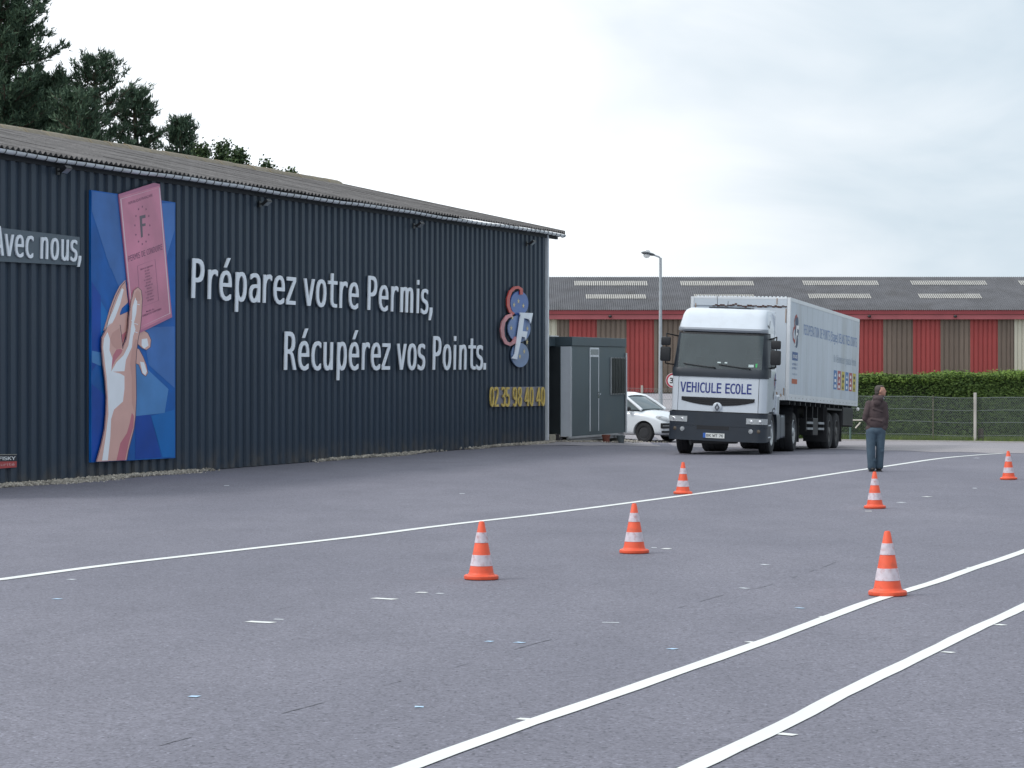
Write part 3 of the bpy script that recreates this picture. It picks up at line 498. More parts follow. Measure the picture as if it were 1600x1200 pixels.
hallM = Matrix.Translation((CX, CY, 0)) @ Matrix.Rotation(HALL_RZ, 4, 'Z')
def gpl():
    while True:
        l = rnd.uniform(-0.3, 32); dens = 0.5 + 0.5*sin(l*0.55+0.8) + (0.8 if l > 21 else 0) - (0.55 if 12 < l < 20 else 0)
        if rnd.random() < dens: break
    w = 0.13 + (0.12 if l > 21 else 0) + 0.1*sin(l*1.3)
    y = 0.06 + abs(rnd.gauss(0, 0.5))*w; q = hallM @ V((l, y, 0)); q.z = G(q.x, q.y) + max(0, 0.07 - y*0.16)*rnd.uniform(0.2, 1); return q
pebbles('gravel_strip', gpl, 9000, M_PEB, 0.012, 0.036, 'strip of loose pale gravel along the foot of the dark hall', 'gravel')

# ---- signs on the hall wall
M_LET = mat('white_letter', (0.78, 0.83, 0.90), 0.45, 0.04, 4)
def wall_thing(name, px, py, label, cat, group=None):
    l, z = wl(px), wz(px, py); w = hallM @ V((l, 0.05, z))
    t = thing(name, w, label, cat, HALL_RZ, group)
    def P(a, b, off=0.0): return V((wl(a) - l, off, wz(a, b) - z))
    return t, P
def word(P, x0, yb0, x1, yb1, cap, off, shear=0.05, thick=1.0):
    A = P(x0, yb0); B = P(x1, yb1); ch = P(x0, yb0 - cap).z - A.z
    def fn(u, v, w=0):
        p = A + (B - A) * u; p = V((p.x, 0, p.z)); 
        p.z += v*ch; p.x -= shear*v*ch; p.y = off + w*thick; return p
    return fn
for s_, x0, y0, x1, y1, cap, lab in (("Préparez votre Permis,", 292, 465.5, 669, 491, 62, 'upper line of raised white lettering across the navy wall, slightly slanted letters'),
                           ("Récupérez vos Points.", 437, 578, 753, 577.5, 60, 'lower line of raised white lettering on the navy wall, starting further right')):
    # run the baseline level: take both ends at the same height on the wall
    t, P = wall_thing('wall_lettering', (x0+x1)/2, (y0+y1)/2, lab, 'lettering')
    fn = word(P, x0, y0, x1, y1, cap, 0.05)
    letters(s_, fn, M_LET, t, -0.021, 0.012, space=1.45)
# Avec nous board
t, P = wall_thing('lettering_board', 60, 390, 'grey board with white raised letters at the left edge of the hall wall', 'sign')
mb = MB(); q = [P(-60, 349.5), P(118, 370.5), P(118, 415), P(-60, 406)]; mb.poly([V((p.x, 0.0, p.z)) for p in q], (0, 0.035, 0))
mb.build('board', mat('grey_board', (0.085, 0.115, 0.145), 0.5, 0.06, 2), t)
letters('Avec nous,', word(P, -19, 398.5, 118, 409, 46, 0.055, 0.04), M_LET, t, -0.019, 0.012, space=1.45)
# phone number
t, P = wall_thing('phone_number_sign', 802, 620, 'yellow raised digits of a phone number on a pale strip low on the navy wall', 'sign')
mb = MB(); q = [P(766, 605), P(844, 604), P(844, 634), P(766, 636)]; mb.poly([V((p.x, 0.0, p.z)) for p in q], (0, 0.012, 0))
mb.build('backing_strip', mat('pale_strip', (0.20, 0.20, 0.26), 0.4, 0.25, 3), t)
letters('02 35 98 40 40', word(P, 760, 635.5, 846, 634, 30.5, 0.045, 0.0), mat('yellow_digit', (0.62, 0.46, 0.12), 0.5, 0.15, 6), t, -0.018, 0.014, 'digit', space=1.6)
# small plate at the frame edge
t, P = wall_thing('plate_sign', 4, 720, 'small black and red plate low on the hall wall left of the billboard', 'sign')
mb = MB(); mb.poly([P(-26, 711), P(20.5, 710.5), P(20.5, 720.3), P(-26, 721)], (0, 0.02, 0)); mb.build('upper_panel', mat('sign_black', (0.012,0.012,0.02), 0.4), t)
mb = MB(); mb.poly([P(-26, 721.3), P(20.5, 720.6), P(20.5, 730), P(-26, 733.5)], (0, 0.02, 0)); mb.build('lower_panel', mat('sign_red', (0.42,0.05,0.05), 0.4), t)
mb = MB(); mb.poly([P(-26, 710.8), P(20.5, 710.3), P(20.5, 709.6), P(-26, 710)], (0, 0.022, 0)); mb.build('frame_edge', mat('sign_edge', (0.4,0.38,0.32), 0.5), t)
M_WH = mat('print_white', (0.78, 0.79, 0.80), 0.5, 0.03)
decal_text('lettering', 'FFISKY', lambda u, v: P(-13 + 31.5*u, 719.0 - 0.6*u - 5.2*v, 0.024), M_WH, t, 0.012)
decal_text('lettering', 'sécurité', lambda u, v: P(-20 + 37*u, 728.6 - 1.2*u - 4.2*v, 0.024), mat('print_pink', (0.6,0.35,0.35), 0.5), t, 0.004)

# ---- billboard with hand and licence
bb, P = wall_thing('billboard', 201, 720, 'tall blue billboard of a painted hand holding up a pink licence', 'billboard')
M = lambda n, c, r=0.35, v=0.04, s=3, **k: mat(n, c, r, v, s, **k)
mb = MB(); mb.poly([P(135, 297, 0), P(267, 316.5, 0), P(267, 715.5, 0), P(135, 722.5, 0)], (0, 0.045, 0)); mb.build('panel', M('bb_blue', (0.004, 0.11, 0.42), 0.45, 0.3, 1.2, spec=0.25), bb)
def flat(name, pts, m, off, parent=bb, th=None, PP=None):
    PP = PP or P
    mb = MB(); mb.poly([PP(a, b, off) for a, b in pts], None if th is None else (0, th, 0)); return mb.build(name, m, parent)
def ribbon(name, pts, w, m, off, closed=True, parent=bb, PP=None, th=None):
    PP = PP or P
    Q = [V(p) for p in pts]; n = len(Q); mb = MB(); vs = []
    for i, p in enumerate(Q):
        a = Q[(i-1) % n] if closed or i > 0 else p; b = Q[(i+1) % n] if closed or i < n-1 else p
        t_ = (b-a).normalized(); nr = V((-t_.y, t_.x)) * w/2; vs += [PP(*(p+nr), off), PP(*(p-nr), off)]
    m_ = n if closed else n-1
    fs = [(2*i, 2*i+1, (2*i+3) % (2*n), (2*i+2) % (2*n)) for i in range(m_)]
    if th:
        k = len(vs); vs = vs + [v - V((0, th, 0)) for v in vs]
        fs = fs + [tuple(reversed([x+k for x in f])) for f in fs] + [(2*i, (2*i+2) % (2*n), (2*i+2) % (2*n)+k, 2*i+k) for i in range(m_)] + [(2*i+1, 2*i+1+k, (2*i+3) % (2*n)+k, (2*i+3) % (2*n)) for i in range(m_)]
    mb.add(vs, fs); return mb.build(name, m, parent)
blue2 = M('bb_sky', (0.055, 0.17, 0.47), 0.45, 0.2, 1, spec=0.25); blue3 = M('bb_pale', (0.08, 0.25, 0.56), 0.45, 0.15, 1, spec=0.25); blue4 = M('bb_deep', (0.006, 0.065, 0.37), 0.45, 0.2, 1, spec=0.25); blue5 = M('bb_mid', (0.004, 0.155, 0.50), 0.45, 0.12, 1, spec=0.25)
flat('colour_field', [(136,299),(185,306),(165,420),(136,330)], blue2, 0.048); flat('colour_field', [(150,312),(200,308),(215,440),(180,452),(158,400)], blue2, 0.0475)
flat('colour_field', [(230,318),(265.5,317.5),(265.5,360),(245,430)], blue2, 0.048); flat('colour_field', [(136,440),(150,462),(150,560),(136,580)], blue4, 0.048)
flat('colour_field', [(215,512),(265.5,510),(265.5,606),(225,570)], blue2, 0.048); flat('colour_field', [(205,560),(256,608),(250,645),(205,650)], blue3, 0.0485)
flat('colour_field', [(204,648),(228,648),(245,714.5),(204,717)], blue4, 0.048); flat('colour_field', [(229,650),(265.5,640),(265.5,713.5),(247,714.5)], blue5, 0.048)
flat('colour_field', [(136,600),(160,620),(150,720.5),(136,721)], blue4, 0.048); flat('colour_field', [(150,470),(178,520),(150,560),(137,540)], blue5, 0.047)
flat('colour_field', [(136,548),(156,552),(150,572),(136,566)], blue3, 0.0485)
Z8 = lambda pts: [(130 + a/4, 430 + b/4) for a, b in pts]
Z7 = lambda pts: [(160 + a/4.8, 280 + b/4.8) for a, b in pts]
skin = M('bb_skin', (0.72, 0.42, 0.37)); lite = M('bb_light', (0.86, 0.89, 0.95)); rose = M('bb_rose', (0.56, 0.17, 0.22)); line = M('bb_outline', (0.10, 0.04, 0.08)); tan = M('bb_tan', (0.62, 0.33, 0.29))
fingA = Z8([(295,365),(320,350),(345,343),(375,362),(395,405),(390,450),(365,468),(338,456),(300,420)]); fingB = Z8([(285,445),(320,463),(345,510),(365,560),(375,610),(360,632),(338,615),(318,560),(284,545)])
mid = Z8([(198,250),(250,228),(245,350),(210,460),(190,330)])
for f_, nm in ((fingA, 'painted_finger'), (fingB, 'painted_finger'), (mid, 'painted_finger')):
    o = flat(nm, f_, skin, 0.0500); ribbon('outline', f_, 0.9, line, 0.0505, parent=o)
flat('highlight', Z8([(335,400),(370,395),(378,440),(350,460),(335,440)]), lite, 0.0508); flat('highlight', Z8([(325,540),(350,545),(368,600),(358,625),(340,610)]), lite, 0.0508)
flat('shade', Z8([(200,380),(240,350),(225,400),(205,445)]), rose, 0.0508)
indexf = Z8([(95,345),(115,280),(135,210),(165,130),(195,70),(232,30),(250,170),(212,205),(200,235),(195,300),(185,360)])
flat('painted_finger', indexf, skin, 0.0510)
# licence cut-out, sticks out above the panel
lic = Z7([(78,115),(345,28),(388,38),(480,1035),(200,1172),(165,960)])
lo = flat('painted_licence', lic, M('bb_pink_edge', (0.46, 0.14, 0.26)), 0.052, th=0.02)
flat('licence_face', Z7([(84,132),(384,50),(472,1020),(204,1150),(160,950)]), M('bb_pink', (0.60, 0.20, 0.31), 0.3, 0.25, 0.9), 0.0735, parent=lo)
ribbon('licence_border', Z7([(93,150),(383,64),(463,1006),(190,1132)]), 1.3, M('bb_borderwhite', (0.75,0.6,0.68)), 0.0745, parent=lo)
ink = M('bb_ink', (0.17, 0.05, 0.12)); ink2 = M('bb_grey_ink', (0.10, 0.08, 0.11))
flat('letter', Z7([(234,277),(278,266),(279,290),(253,296),(254,336),(279,331),(279,350),(255,355),(259,433),(245,440)]), ink2, 0.0750, parent=lo)
def z7q(A, B, cap):
    def fn(u, v):
        x = A[0] + (B[0]-A[0])*u - v*0; y = A[1] + (B[1]-A[1])*u - v*cap; x -= v*cap*0.09; return P(160 + x/4.8, 280 + y/4.8, 0.0752)
    return fn
decal_text('lettering', 'PERMIS DE CONDUIRE', z7q((152,620),(408,527),42), ink, lo, 0.004)
decal_text('lettering', 'REPUBLIQUE FRANÇAISE', z7q((152,192),(332,128),20), ink, lo, 0.004)
for k in range(12):
    a = 2*pi*k/12; cx, cy = 255 + 56*sin(a), 347 - 140*cos(a)
    star = [(cx + (7 if j % 2 == 0 else 3)*sin(pi*j/5), cy - (11 if j % 2 == 0 else 4.5)*cos(pi*j/5)) for j in range(10)]
    flat('star', Z7(star), ink, 0.0750, parent=lo)
ribbon('text_frame', Z7([(218,652),(350,600),(378,910),(240,962)]), 0.45, ink, 0.0750, parent=lo)
for k, s_ in enumerate(('Délivré en application', 'du code', 'de la route', 'articles', 'et suivants', 'pour la conduite', 'des', 'véhicules', 'à moteur', 'attelés', 'ou non', 'attelés')):
    w_ = 95 if k == 0 else rnd.choice((36, 48, 60)); cxm = 288 + k*2.6; yb = 668 + k*22
    decal_text('lettering', s_, z7q((cxm-w_/2, yb+w_*0.17), (cxm+w_/2, yb-w_*0.17), 12), ink, lo, 0.004)
decal_text('lettering', 'Modèle des', z7q((285,1000),(345,978),14), ink, lo, 0.004); decal_text('lettering', 'COMMUNAUTES EUROPEENNES', z7q((255,1035),(400,978),14), ink, lo, 0.004)
hand = Z8([(40,1165),(70,1060),(92,960),(100,860),(103,760),(95,660),(82,560),(72,450),(75,390),(100,340),(140,300),(188,310),(195,360),(205,460),(228,400),(240,330),(246,250),(258,160),(275,95),(300,75),(322,95),(328,150),(324,250),(316,330),(302,400),(292,480),(287,560),(289,640),(291,760),(286,880),(276,960),(255,1040),(240,1100),(230,1155)])
ho = flat('painted_hand', hand, skin, 0.0760, th=0.012)
out = Z8([(40,1165),(70,1060),(92,960),(100,860),(103,760),(95,660),(82,560),(72,450),(75,390),(100,340),(115,280),(135,210),(165,130),(195,70),(228,33)])
ribbon('outline', out, 0.9, line, 0.0895, closed=False, parent=ho)
ribbon('outline', Z8([(188,310),(195,360),(205,460),(228,400),(240,330),(246,250),(258,160),(275,95),(300,75),(322,95),(328,150),(324,250),(316,330),(302,400),(292,480),(287,560),(289,640),(291,760),(286,880),(276,960),(255,1040),(240,1100),(230,1155)]), 0.9, line, 0.0895, closed=False, parent=ho)
flat('highlight', Z8([(75,1158),(98,1010),(115,870),(112,760),(104,640),(92,540),(82,450),(88,395),(110,355),(125,400),(122,470),(140,520),(133,600),(190,615),(216,630),(216,710),(206,790),(150,840),(132,900),(127,1010),(112,1157)]), lite, 0.0890, parent=ho)
flat('highlight', Z8([(100,345),(150,230),(185,140),(210,80),(222,90),(200,180),(170,260),(140,320)]), lite, 0.0545, parent=bb)
flat('highlight', Z8([(132,603),(165,545),(210,500),(240,440),(250,380),(262,290),(266,200),(284,140),(296,160),(290,240),(275,300),(285,340),(270,380),(262,450),(225,530),(216,600)]), lite, 0.0891, parent=ho)
flat('nail', Z8([(285,110),(300,92),(316,110),(316,155),(302,165),(288,155)]), tan, 0.0893, parent=ho)
flat('shade', Z8([(166,1157),(190,1050),(232,985),(250,920),(262,860),(276,880),(272,950),(245,1040),(220,1156)]), rose, 0.0891, parent=ho)
flat('shade', Z8([(130,590),(145,500),(165,465),(190,460),(205,468),(195,490),(160,530)]), rose, 0.0889, parent=ho)
flat('shade', Z8([(125,400),(140,360),(185,330),(192,400),(200,455),(165,462),(140,440)]), tan, 0.0888, parent=ho)
flat('shade', Z8([(250,560),(262,470),(285,400),(300,405),(290,480),(284,560),(286,760),(280,860),(262,800),(262,640)]), tan, 0.0887, parent=ho)
for a in (Z8([(258,280),(275,300),(300,308)]), Z8([(255,330),(272,350),(298,360)]), Z8([(280,165),(292,180),(312,186)])): ribbon('crease', a, 1.0, lite, 0.0896, closed=False, parent=ho)

# ---- round logo
lg, P5 = wall_thing('logo_sign', 805, 570, 'emblem of red curve, blue starry ovals and white F on the navy wall', 'sign')
Z5 = lambda pts: [(770 + a/5.45, 430 + b/5.45) for a, b in pts]
def ell(cx, cy, rx, ry, n=28): return Z5([(cx + rx*cos(2*pi*k/n), cy + ry*sin(2*pi*k/n)) for k in range(n)])
e1 = flat('oval', ell(200, 240, 76, 104), M('lg_blue', (0.045, 0.12, 0.38)), 0.01, lg, 0.03, P5)
e2 = flat('oval', ell(195, 455, 96, 115), M('lg_blue2', (0.13, 0.21, 0.42), 0.4, 0.25, 2), 0.02, lg, 0.03, P5)
e3 = flat('oval', ell(200, 680, 74, 104), M('lg_blue3', (0.17, 0.25, 0.42), 0.4, 0.15, 2), 0.03, lg, 0.03, P5)
ribbon('red_curve', Z5([(208,165),(206,120),(180,104),(150,108),(115,140),(95,200),(95,260),(112,310),(138,328),(120,336)]), 4.6, M('lg_red', (0.50, 0.05, 0.04)), 0.075, False, lg, P5, th=0.03)
ribbon('pink_curve', Z5([(125,338),(85,355),(52,400),(42,460),(48,525),(75,575),(110,590),(140,572),(165,530)]), 5.4, M('lg_pink', (0.55, 0.22, 0.24), 0.4, 0.3, 2), 0.08, False, lg, P5, th=0.03)
flat('letter', Z5([(178,318),(293,323),(274,412),(262,380),(250,372),(217,366),(204,476),(246,480),(232,556),(222,528),(197,522),(163,685),(158,716),(114,708),(130,690),(140,670),(188,345)]), M_LET, 0.085, lg, 0.03, P5)
M_STAR = M('lg_star', (0.62, 0.5, 0.22))
for cx, cy, o_ in ((152,252,0.0425),(190,222,0.0425),(232,262,0.0425),(125,450,0.0525),(263,455,0.0525),(258,570,0.0625),(233,650,0.0625),(196,692,0.0625),(135,360,0.0525)):
    flat('star', Z5([(cx + (11 if j % 2 == 0 else 5)*sin(pi*j/5), cy - (24 if j % 2 == 0 else 9)*cos(pi*j/5)) for j in range(10)]), M_STAR, o_, lg, 0.002, P5)

# ---- floodlights under the gutter
M_BLK = mat('black_metal', (0.018, 0.019, 0.022), 0.45, 0.2, 8); M_GLS = mat('lamp_glass', (0.25, 0.28, 0.30), 0.12, 0.1, 8)
def floodlight(px, py, label):
    t, Pf = wall_thing('floodlight', px, py, label, 'floodlight', 'floodlights under the gutter of the hall')
    mb = MB(); mb.box((-0.05, -0.005, -0.06), (0.05, 0.02, 0.06)); mb.tube([(0,0.01,0),(0,0.12,0.02)], 0.014, 8); mb.build('bracket', M_BLK, t, 0.004)
    Mx = Matrix.Translation((0, 0.14, 0.01)) @ Matrix.Rotation(rad(38), 4, 'X') @ Matrix.Scale(0.62, 4)
    mb = MB(); mb.box((-0.17, -0.07, -0.05), (0.17, 0.17, 0.05), Mx); 
    for k in range(5): mb.box((-0.14+k*0.065, -0.1, -0.04), (-0.13+k*0.065, -0.07, 0.04), Mx)
    mb.build('housing', M_BLK, t, 0.012)
    mb = MB(); mb.box((-0.145, -0.05, -0.058), (0.145, 0.15, -0.051), Mx); mb.build('glass', M_GLS, t)
for px, py, lb in ((86, 268, 'black floodlight above the gap left of the billboard, nearest the camera'), (402, 319, 'black floodlight above the word Préparez'),
                   (643, 353, 'black floodlight above the end of the upper lettering line'), (820, 381, 'black floodlight above the emblem by the far corner')):
    floodlight(px, py, lb)

# ------------------------------------------------------------------ red warehouse far behind
WY = 214.0; ws = F / WY
M_RED = mat('red_cladding', (0.31, 0.048, 0.048), 0.6, 0.08, 0.8, rand=0.05); M_BRN = mat('brown_cladding', (0.155, 0.115, 0.095), 0.6, 0.1, 0.8, rand=0.10); M_CRM = mat('cream_cladding', (0.50, 0.47, 0.40), 0.6, 0.05, 0.8)
M_FAS = mat('red_fascia', (0.27, 0.045, 0.055), 0.6, 0.1, 0.5); M_FAS2 = mat('red_fascia_faded', (0.34, 0.085, 0.10), 0.6, 0.15, 0.5)
M_RF2 = mat('grey_corrugated_roof', (0.098, 0.100, 0.110), 0.9, 0.2, 0.6, dirt=(0.07,0.068,0.07), dirt_amt=0.6, dirt_scale=0.5, bscale=8)
M_SKL = mat('translucent_skylight', (0.36, 0.35, 0.32), 0.5, 0.15, 1.5)
def wx(px): return (px - 800) / ws
whz = G(10, WY)
wh = thing('red_warehouse', (wx(1200), WY, whz), 'long low warehouse with red and brown striped cladding and grey corrugated roof', 'warehouse')
WX0 = wx(1200)
def wzz(py): return 2.0 + (576 - py)/ws - whz
zt, zb = wzz(498), 0.0
segs = [(760, 'c'), (870, 'b')]; x = 889.5
edges = []
def colour(px):
    if px < 871: return 'c'
    if px > 1585: return 'c'
    k = (px - 889.5) % 89.5
    return 'r' if k < 43 else 'b'
bounds = [720, 765, 810, 840, 870, 889.5]
while x < 1580: 
    for k in range(3): x1_ = x + 43/3*(k+1); bounds.append(x1_)
    for k in range(3): bounds.append(x + 43 + 46.5/3*(k+1))
    x += 89.5
bounds = [b for b in bounds if b < 1584] + [1585, 1605, 1625, 1645, 1690, 1735]
pm = {}
for a, b in zip(bounds, bounds[1:]):
    if b - a < 3: continue
    c = colour((a+b)/2); key = (round(b-a, 1), c)
    if key not in pm:
        w = (b-a)/ws; mb = MB(); nr = max(2, int(round(w/0.36))); prof = []
        for k in range(nr):
            x_ = w*k/nr; d = w/nr; prof += [(x_, 0), (x_+d*0.62, 0), (x_+d*0.72, 0.07), (x_+d*0.90, 0.07)]
        prof.append((w, 0)); n = len(prof)
        mb.add([V((p, q, z)) for z in (0, zt) for p, q in prof], [(i, i+1, n+i+1, n+i) for i in range(n-1)])
        pm[key] = mb.mesh('cladding_panel', {'r': M_RED, 'b': M_BRN, 'c': M_CRM}[c], fix=False)
    link_mesh('cladding_panel', pm[key], wh, loc=(wx(a) - WX0, rnd.uniform(0, 0.01), 0))
xa, xb = wx(720) - WX0, wx(1735) - WX0
mb = MB(); mb.box((xa, 0.1, 0), (xb, 20, zt)); mb.build('wall', M_BRN, wh)
mb = MB(); mb.box((xa, -0.35, wzz(499)), (xb, 0.08, wzz(491.5))); mb.build('fascia', M_FAS2, wh)
mb = MB(); mb.box((xa, -0.42, wzz(491)), (xb, 0.08, wzz(484.5))); mb.build('gutter', M_FAS, wh)
# roof
ez, rz_ = wzz(484.5), 2.0 + (576-433)*(WY+10)/F - whz
def roofpt(x, t): return V((x, -0.5 + 10.5*t, ez + (rz_-ez)*t))
nrm = V((0, -(rz_-ez), 10.5)).normalized()
pitch = 0.177*1.0; xs = []; x = xa
mb = MB(); i = 0; vs = []
nxw = int((xb-xa)/pitch*6)
for j in range(7):
    for i in range(nxw+1):
        x = xa + pitch/6*i; vs.append(roofpt(x, j/6) + nrm*(0.035*cos(2*pi*i/6) + (0.02 if j else 0)))
mb.add(vs, [(j*(nxw+1)+i, j*(nxw+1)+i+1, (j+1)*(nxw+1)+i+1, (j+1)*(nxw+1)+i) for j in range(6) for i in range(nxw)])
mb.add([roofpt(xa, 1), roofpt(xb, 1), V((xb, 20.5, ez)), V((xa, 20.5, ez))], [(0,1,2,3)])
mb.build('roof', M_RF2, wh, fix=False)
def roof_t(py):      # slope parameter seen at this height
    lo_, hi2 = 0.0, 1.0
    for _ in range(30):
        m_ = (lo_+hi2)/2; p = roofpt(0, m_); yy = 576 - (p.z + whz - 2)*F/(WY + p.y)
        if yy > py: lo_ = m_
        else: hi2 = m_
    return lo_
for a, b, y0, y1 in ((902,1019,447,440),(1068,1185,447,440),(1259,1379,446.5,439.5),(1429,1550,446,439.5),(918,1014,467.5,461),(1085,1180,467.5,461),(1259,1356,467,460),(1432,1530,467,460),(1600,1720,446,439.5)):
    t0, t1 = roof_t(y0), roof_t(y1); mb = MB(); xw0 = wx(a)*1.03 - WX0; nn_ = int((b-a)/ws*1.03/pitch)
    for k in range(nn_):
        x = xa + pitch*(int((xw0-xa)/pitch) + k)
        q = [roofpt(x - 0.055, t0), roofpt(x + 0.055, t0), roofpt(x + 0.055, t1), roofpt(x - 0.055, t1)]
        mb.add([p + nrm*0.062 for p in q], [(0,1,2,3)])
    mb.build('skylight', M_SKL, wh, fix=False)
for px in (953, 1128, 1357, 1491):
    mb = MB(); c = V((wx(px)-WX0, -0.55, wzz(494.5))); mb.ball(c, (0.16, 0.14, 0.12), 10, 6); mb.tube([c, c+V((0,0.25,0.1))], 0.04, 6); mb.build('wall_lamp', M_BLK, wh, smooth=True)

# ------------------------------------------------------------------ cabin
CBY = 70.2; cbx = (893-800)/F*CBY
cabM = (cbx, CBY)
cab_rz = atan2(DY, DX)            # local x runs away along the front face, local y towards the hall
cabin = thing('site_cabin', (cbx, CBY, 0), 'grey flat-roofed site cabin with a narrow door and barred window beside the hall', 'cabin', cab_rz)
CL = 4.86
def cz(px, py):
    k = (px-800)/F; l = (cbx - k*CBY) / (k*DY - DX); return l, 2.0 + (576-py)/F*(CBY + l*DY)
M_CAB = mat('cabin_grey', (0.065, 0.095, 0.11), 0.5, 0.08, 1.2, dirt=(0.10,0.12,0.12), dirt_amt=0.4, dirt_scale=1.0); M_CABL = mat('cabin_light_panel', (0.55, 0.59, 0.64), 0.5, 0.06, 2)
zb_, ztc = cz(893, 682)[1], cz(893, 526)[1]
mb = MB(); mb.box((0.0, 0.0, zb_), (CL, 2.4, ztc-0.25)); mb.build('wall', M_CAB, cabin, 0.01)
mb = MB(); mb.box((-0.03, -0.03, ztc-0.25+0.002), (CL+0.02, 2.43, ztc)); mb.box((-1.3, 0.45, ztc-0.26), (-0.033, 2.43, ztc-0.03)); mb.build('roof', mat('cabin_roof', (0.05,0.075,0.09), 0.5), cabin, 0.012)
mb = MB(); mb.box((-0.9, 0.3, ztc), (-0.2, 1.2, ztc+0.02)); mb.build('roof_edge', M_TRIM, cabin)
# end face: pale panel, then dark doorway
mb = MB(); mb.box((-0.035, 0.0, zb_), (-0.003, 0.30, ztc-0.27)); mb.build('end_panel', M_CABL, cabin)
mb = MB(); mb.box((-0.045, -0.012, zb_), (-0.002, -0.0025, ztc-0.3)); mb.box((-0.045, -0.012, zb_-0.0), (-0.036, 0.03, ztc-0.3)); mb.build('corner_trim', M_TRIM, cabin)
mb = MB(); mb.box((-0.02, 0.32, zb_), (-0.004, 1.6, ztc-0.28)); dr = mb.build('doorway', mat('doorway_dark', (0.022,0.028,0.032), 0.5), cabin)
mb = MB(); mb.box((-0.028, 0.7, zb_+0.9), (-0.021, 0.95, ztc-0.7)); mb.build('pane', mat('dim_pane', (0.05,0.06,0.06), 0.2), dr)
mb = MB(); mb.box((-0.05, 0.303, zb_), (-0.003, 0.316, ztc-0.28)); mb.build('door_frame', M_CAB, cabin)
# front door
l0, zt1 = cz(921, 543); l1, _ = cz(935, 543); _, zb1 = cz(921, 674)
W_ = 0.045
mb = MB(); mb.box((l0, -0.02, zb1), (l0+W_, -0.002, zt1)); mb.box((l1-W_, -0.02, zb1), (l1, -0.002, zt1)); mb.box((l0+W_, -0.02, zt1-0.05), (l1-W_, -0.002, zt1)); zf = cz(921, 556)[1]; mb.box((l0+W_, -0.02, zf-0.03), (l1-W_, -0.002, zf+0.03)); 
dfr = mb.build('door_frame', M_TRIM, cabin)
mb = MB(); mb.box((l0+W_+0.003, -0.014, zb1), (l1-W_-0.003, -0.003, zf-0.033)); dr = mb.build('door', M_CAB, cabin)
mb = MB(); mb.box((l0+W_+0.003, -0.012, zf+0.033), (l1-W_-0.003, -0.003, zt1-0.053)); mb.build('fanlight', mat('fanlight_glass', (0.07,0.1,0.11), 0.12), cabin)
zh = cz(935, 616)[1]; mb = MB(); mb.tube([(l1-0.09, -0.06, zh), (l1-0.02, -0.06, zh)], 0.022, 8); mb.tube([(l1-0.03, -0.01, zh), (l1-0.03, -0.06, zh)], 0.018, 8); mb.box((l1-0.07, -0.022, zh-0.11), (l1-0.01, -0.0145, zh+0.07)); mb.build('handle', mat('steel', (0.6,0.62,0.64), 0.25, metal=0.9), dr)
# barred window
l0, z1 = cz(954, 560); l1, _ = cz(975.5, 560); _, z0 = cz(956, 615)
mb = MB(); mb.box((l0, -0.015, z0), (l1, -0.002, z1)); wn = mb.build('window', mat('window_dark', (0.035,0.04,0.042), 0.15, 0.4, 2), cabin)
mb = MB(); mb.box((l0-0.04,-0.04,z1), (l1,-0.003,z1+0.03)); mb.box((l0-0.04,-0.04,z0-0.03), (l1,-0.003,z0)); mb.box((l0-0.04,-0.04,z0), (l0,-0.003,z1)); mb.build('frame', mat('dull_frame', (0.30,0.32,0.33), 0.5), wn)
nb = 9
for k in range(nb):
    mb = MB(); x = l0 + (l1-l0)*(k+0.5)/nb; mb.tube([(x, -0.05, z0-0.03), (x, -0.05, z1+0.03)], 0.012, 6); mb.build('bar', mat('bar_paint', (0.09,0.10,0.095), 0.5), wn)
mb = MB(); mb.box((CL-0.05, -0.05, zb_-0.02), (CL+0.025, -0.034, ztc-0.42)); mb.box((CL+0.0, -0.033, zb_), (CL+0.05, 0.05, ztc-0.42)); mb.build('corner_trim', mat('white_trim', (0.6,0.63,0.66), 0.5), cabin)
mb = MB(); mb.box((0.05, 0.05, zb_-0.14), (CL, 0.16, zb_-0.002)); mb.box((-0.2, -0.01, zb_-0.06), (CL-0.7, 0.04, zb_-0.0025)); mb.build('skid_frame', mat('frame_grey', (0.36,0.37,0.38), 0.6), cabin, 0.005)
for x in (0.35, 1.6, 3.4, 4.6):
    mb = MB(); p = Matrix.Rotation(cab_rz, 4, 'Z') @ V((x, 0.3, 0)); g = G(cbx+p.x, CBY+p.y); mb.box((x-0.18, 0.1, g-0.05), (x+0.18, 0.5, zb_-0.142)); mb.build('support_block', mat('concrete_block', (0.30,0.28,0.25), 0.9, 0.2, 5), cabin, 0.01)
# flower pots in front
def pot(px, py, r, h, m, label):
    p = gp(px, py); t = thing('plant_pot', p, label, 'plant pot', group='pots standing by the cabin')
    mb = MB(); mb.lathe([(r*0.68, 0), (r*0.92, h*0.82), (r, h*0.82), (r, h), (r*0.88, h), (r*0.84, h*0.86), (0.01, h*0.85)], 20); mb.build('pot', m, t, smooth=True)
    mb = MB(); mb.lathe([(r*0.83, h*0.865), (r*0.4, h*0.91), (0.01, h*0.93)], 16, cap=False); mb.build('soil', mat('soil', (0.05,0.04,0.03), 0.95, 0.3, 20), t, smooth=True)
pot(947, 691.6, 0.125, 0.225, mat('terracotta', (0.19, 0.065, 0.045), 0.75, 0.2, 12), 'red-brown terracotta pot under the door side of the cabin')
pot(970.0, 692.4, 0.13, 0.225, mat('grey_pot', (0.10, 0.12, 0.13), 0.7, 0.2, 12), 'dark grey pot at the far corner of the cabin')
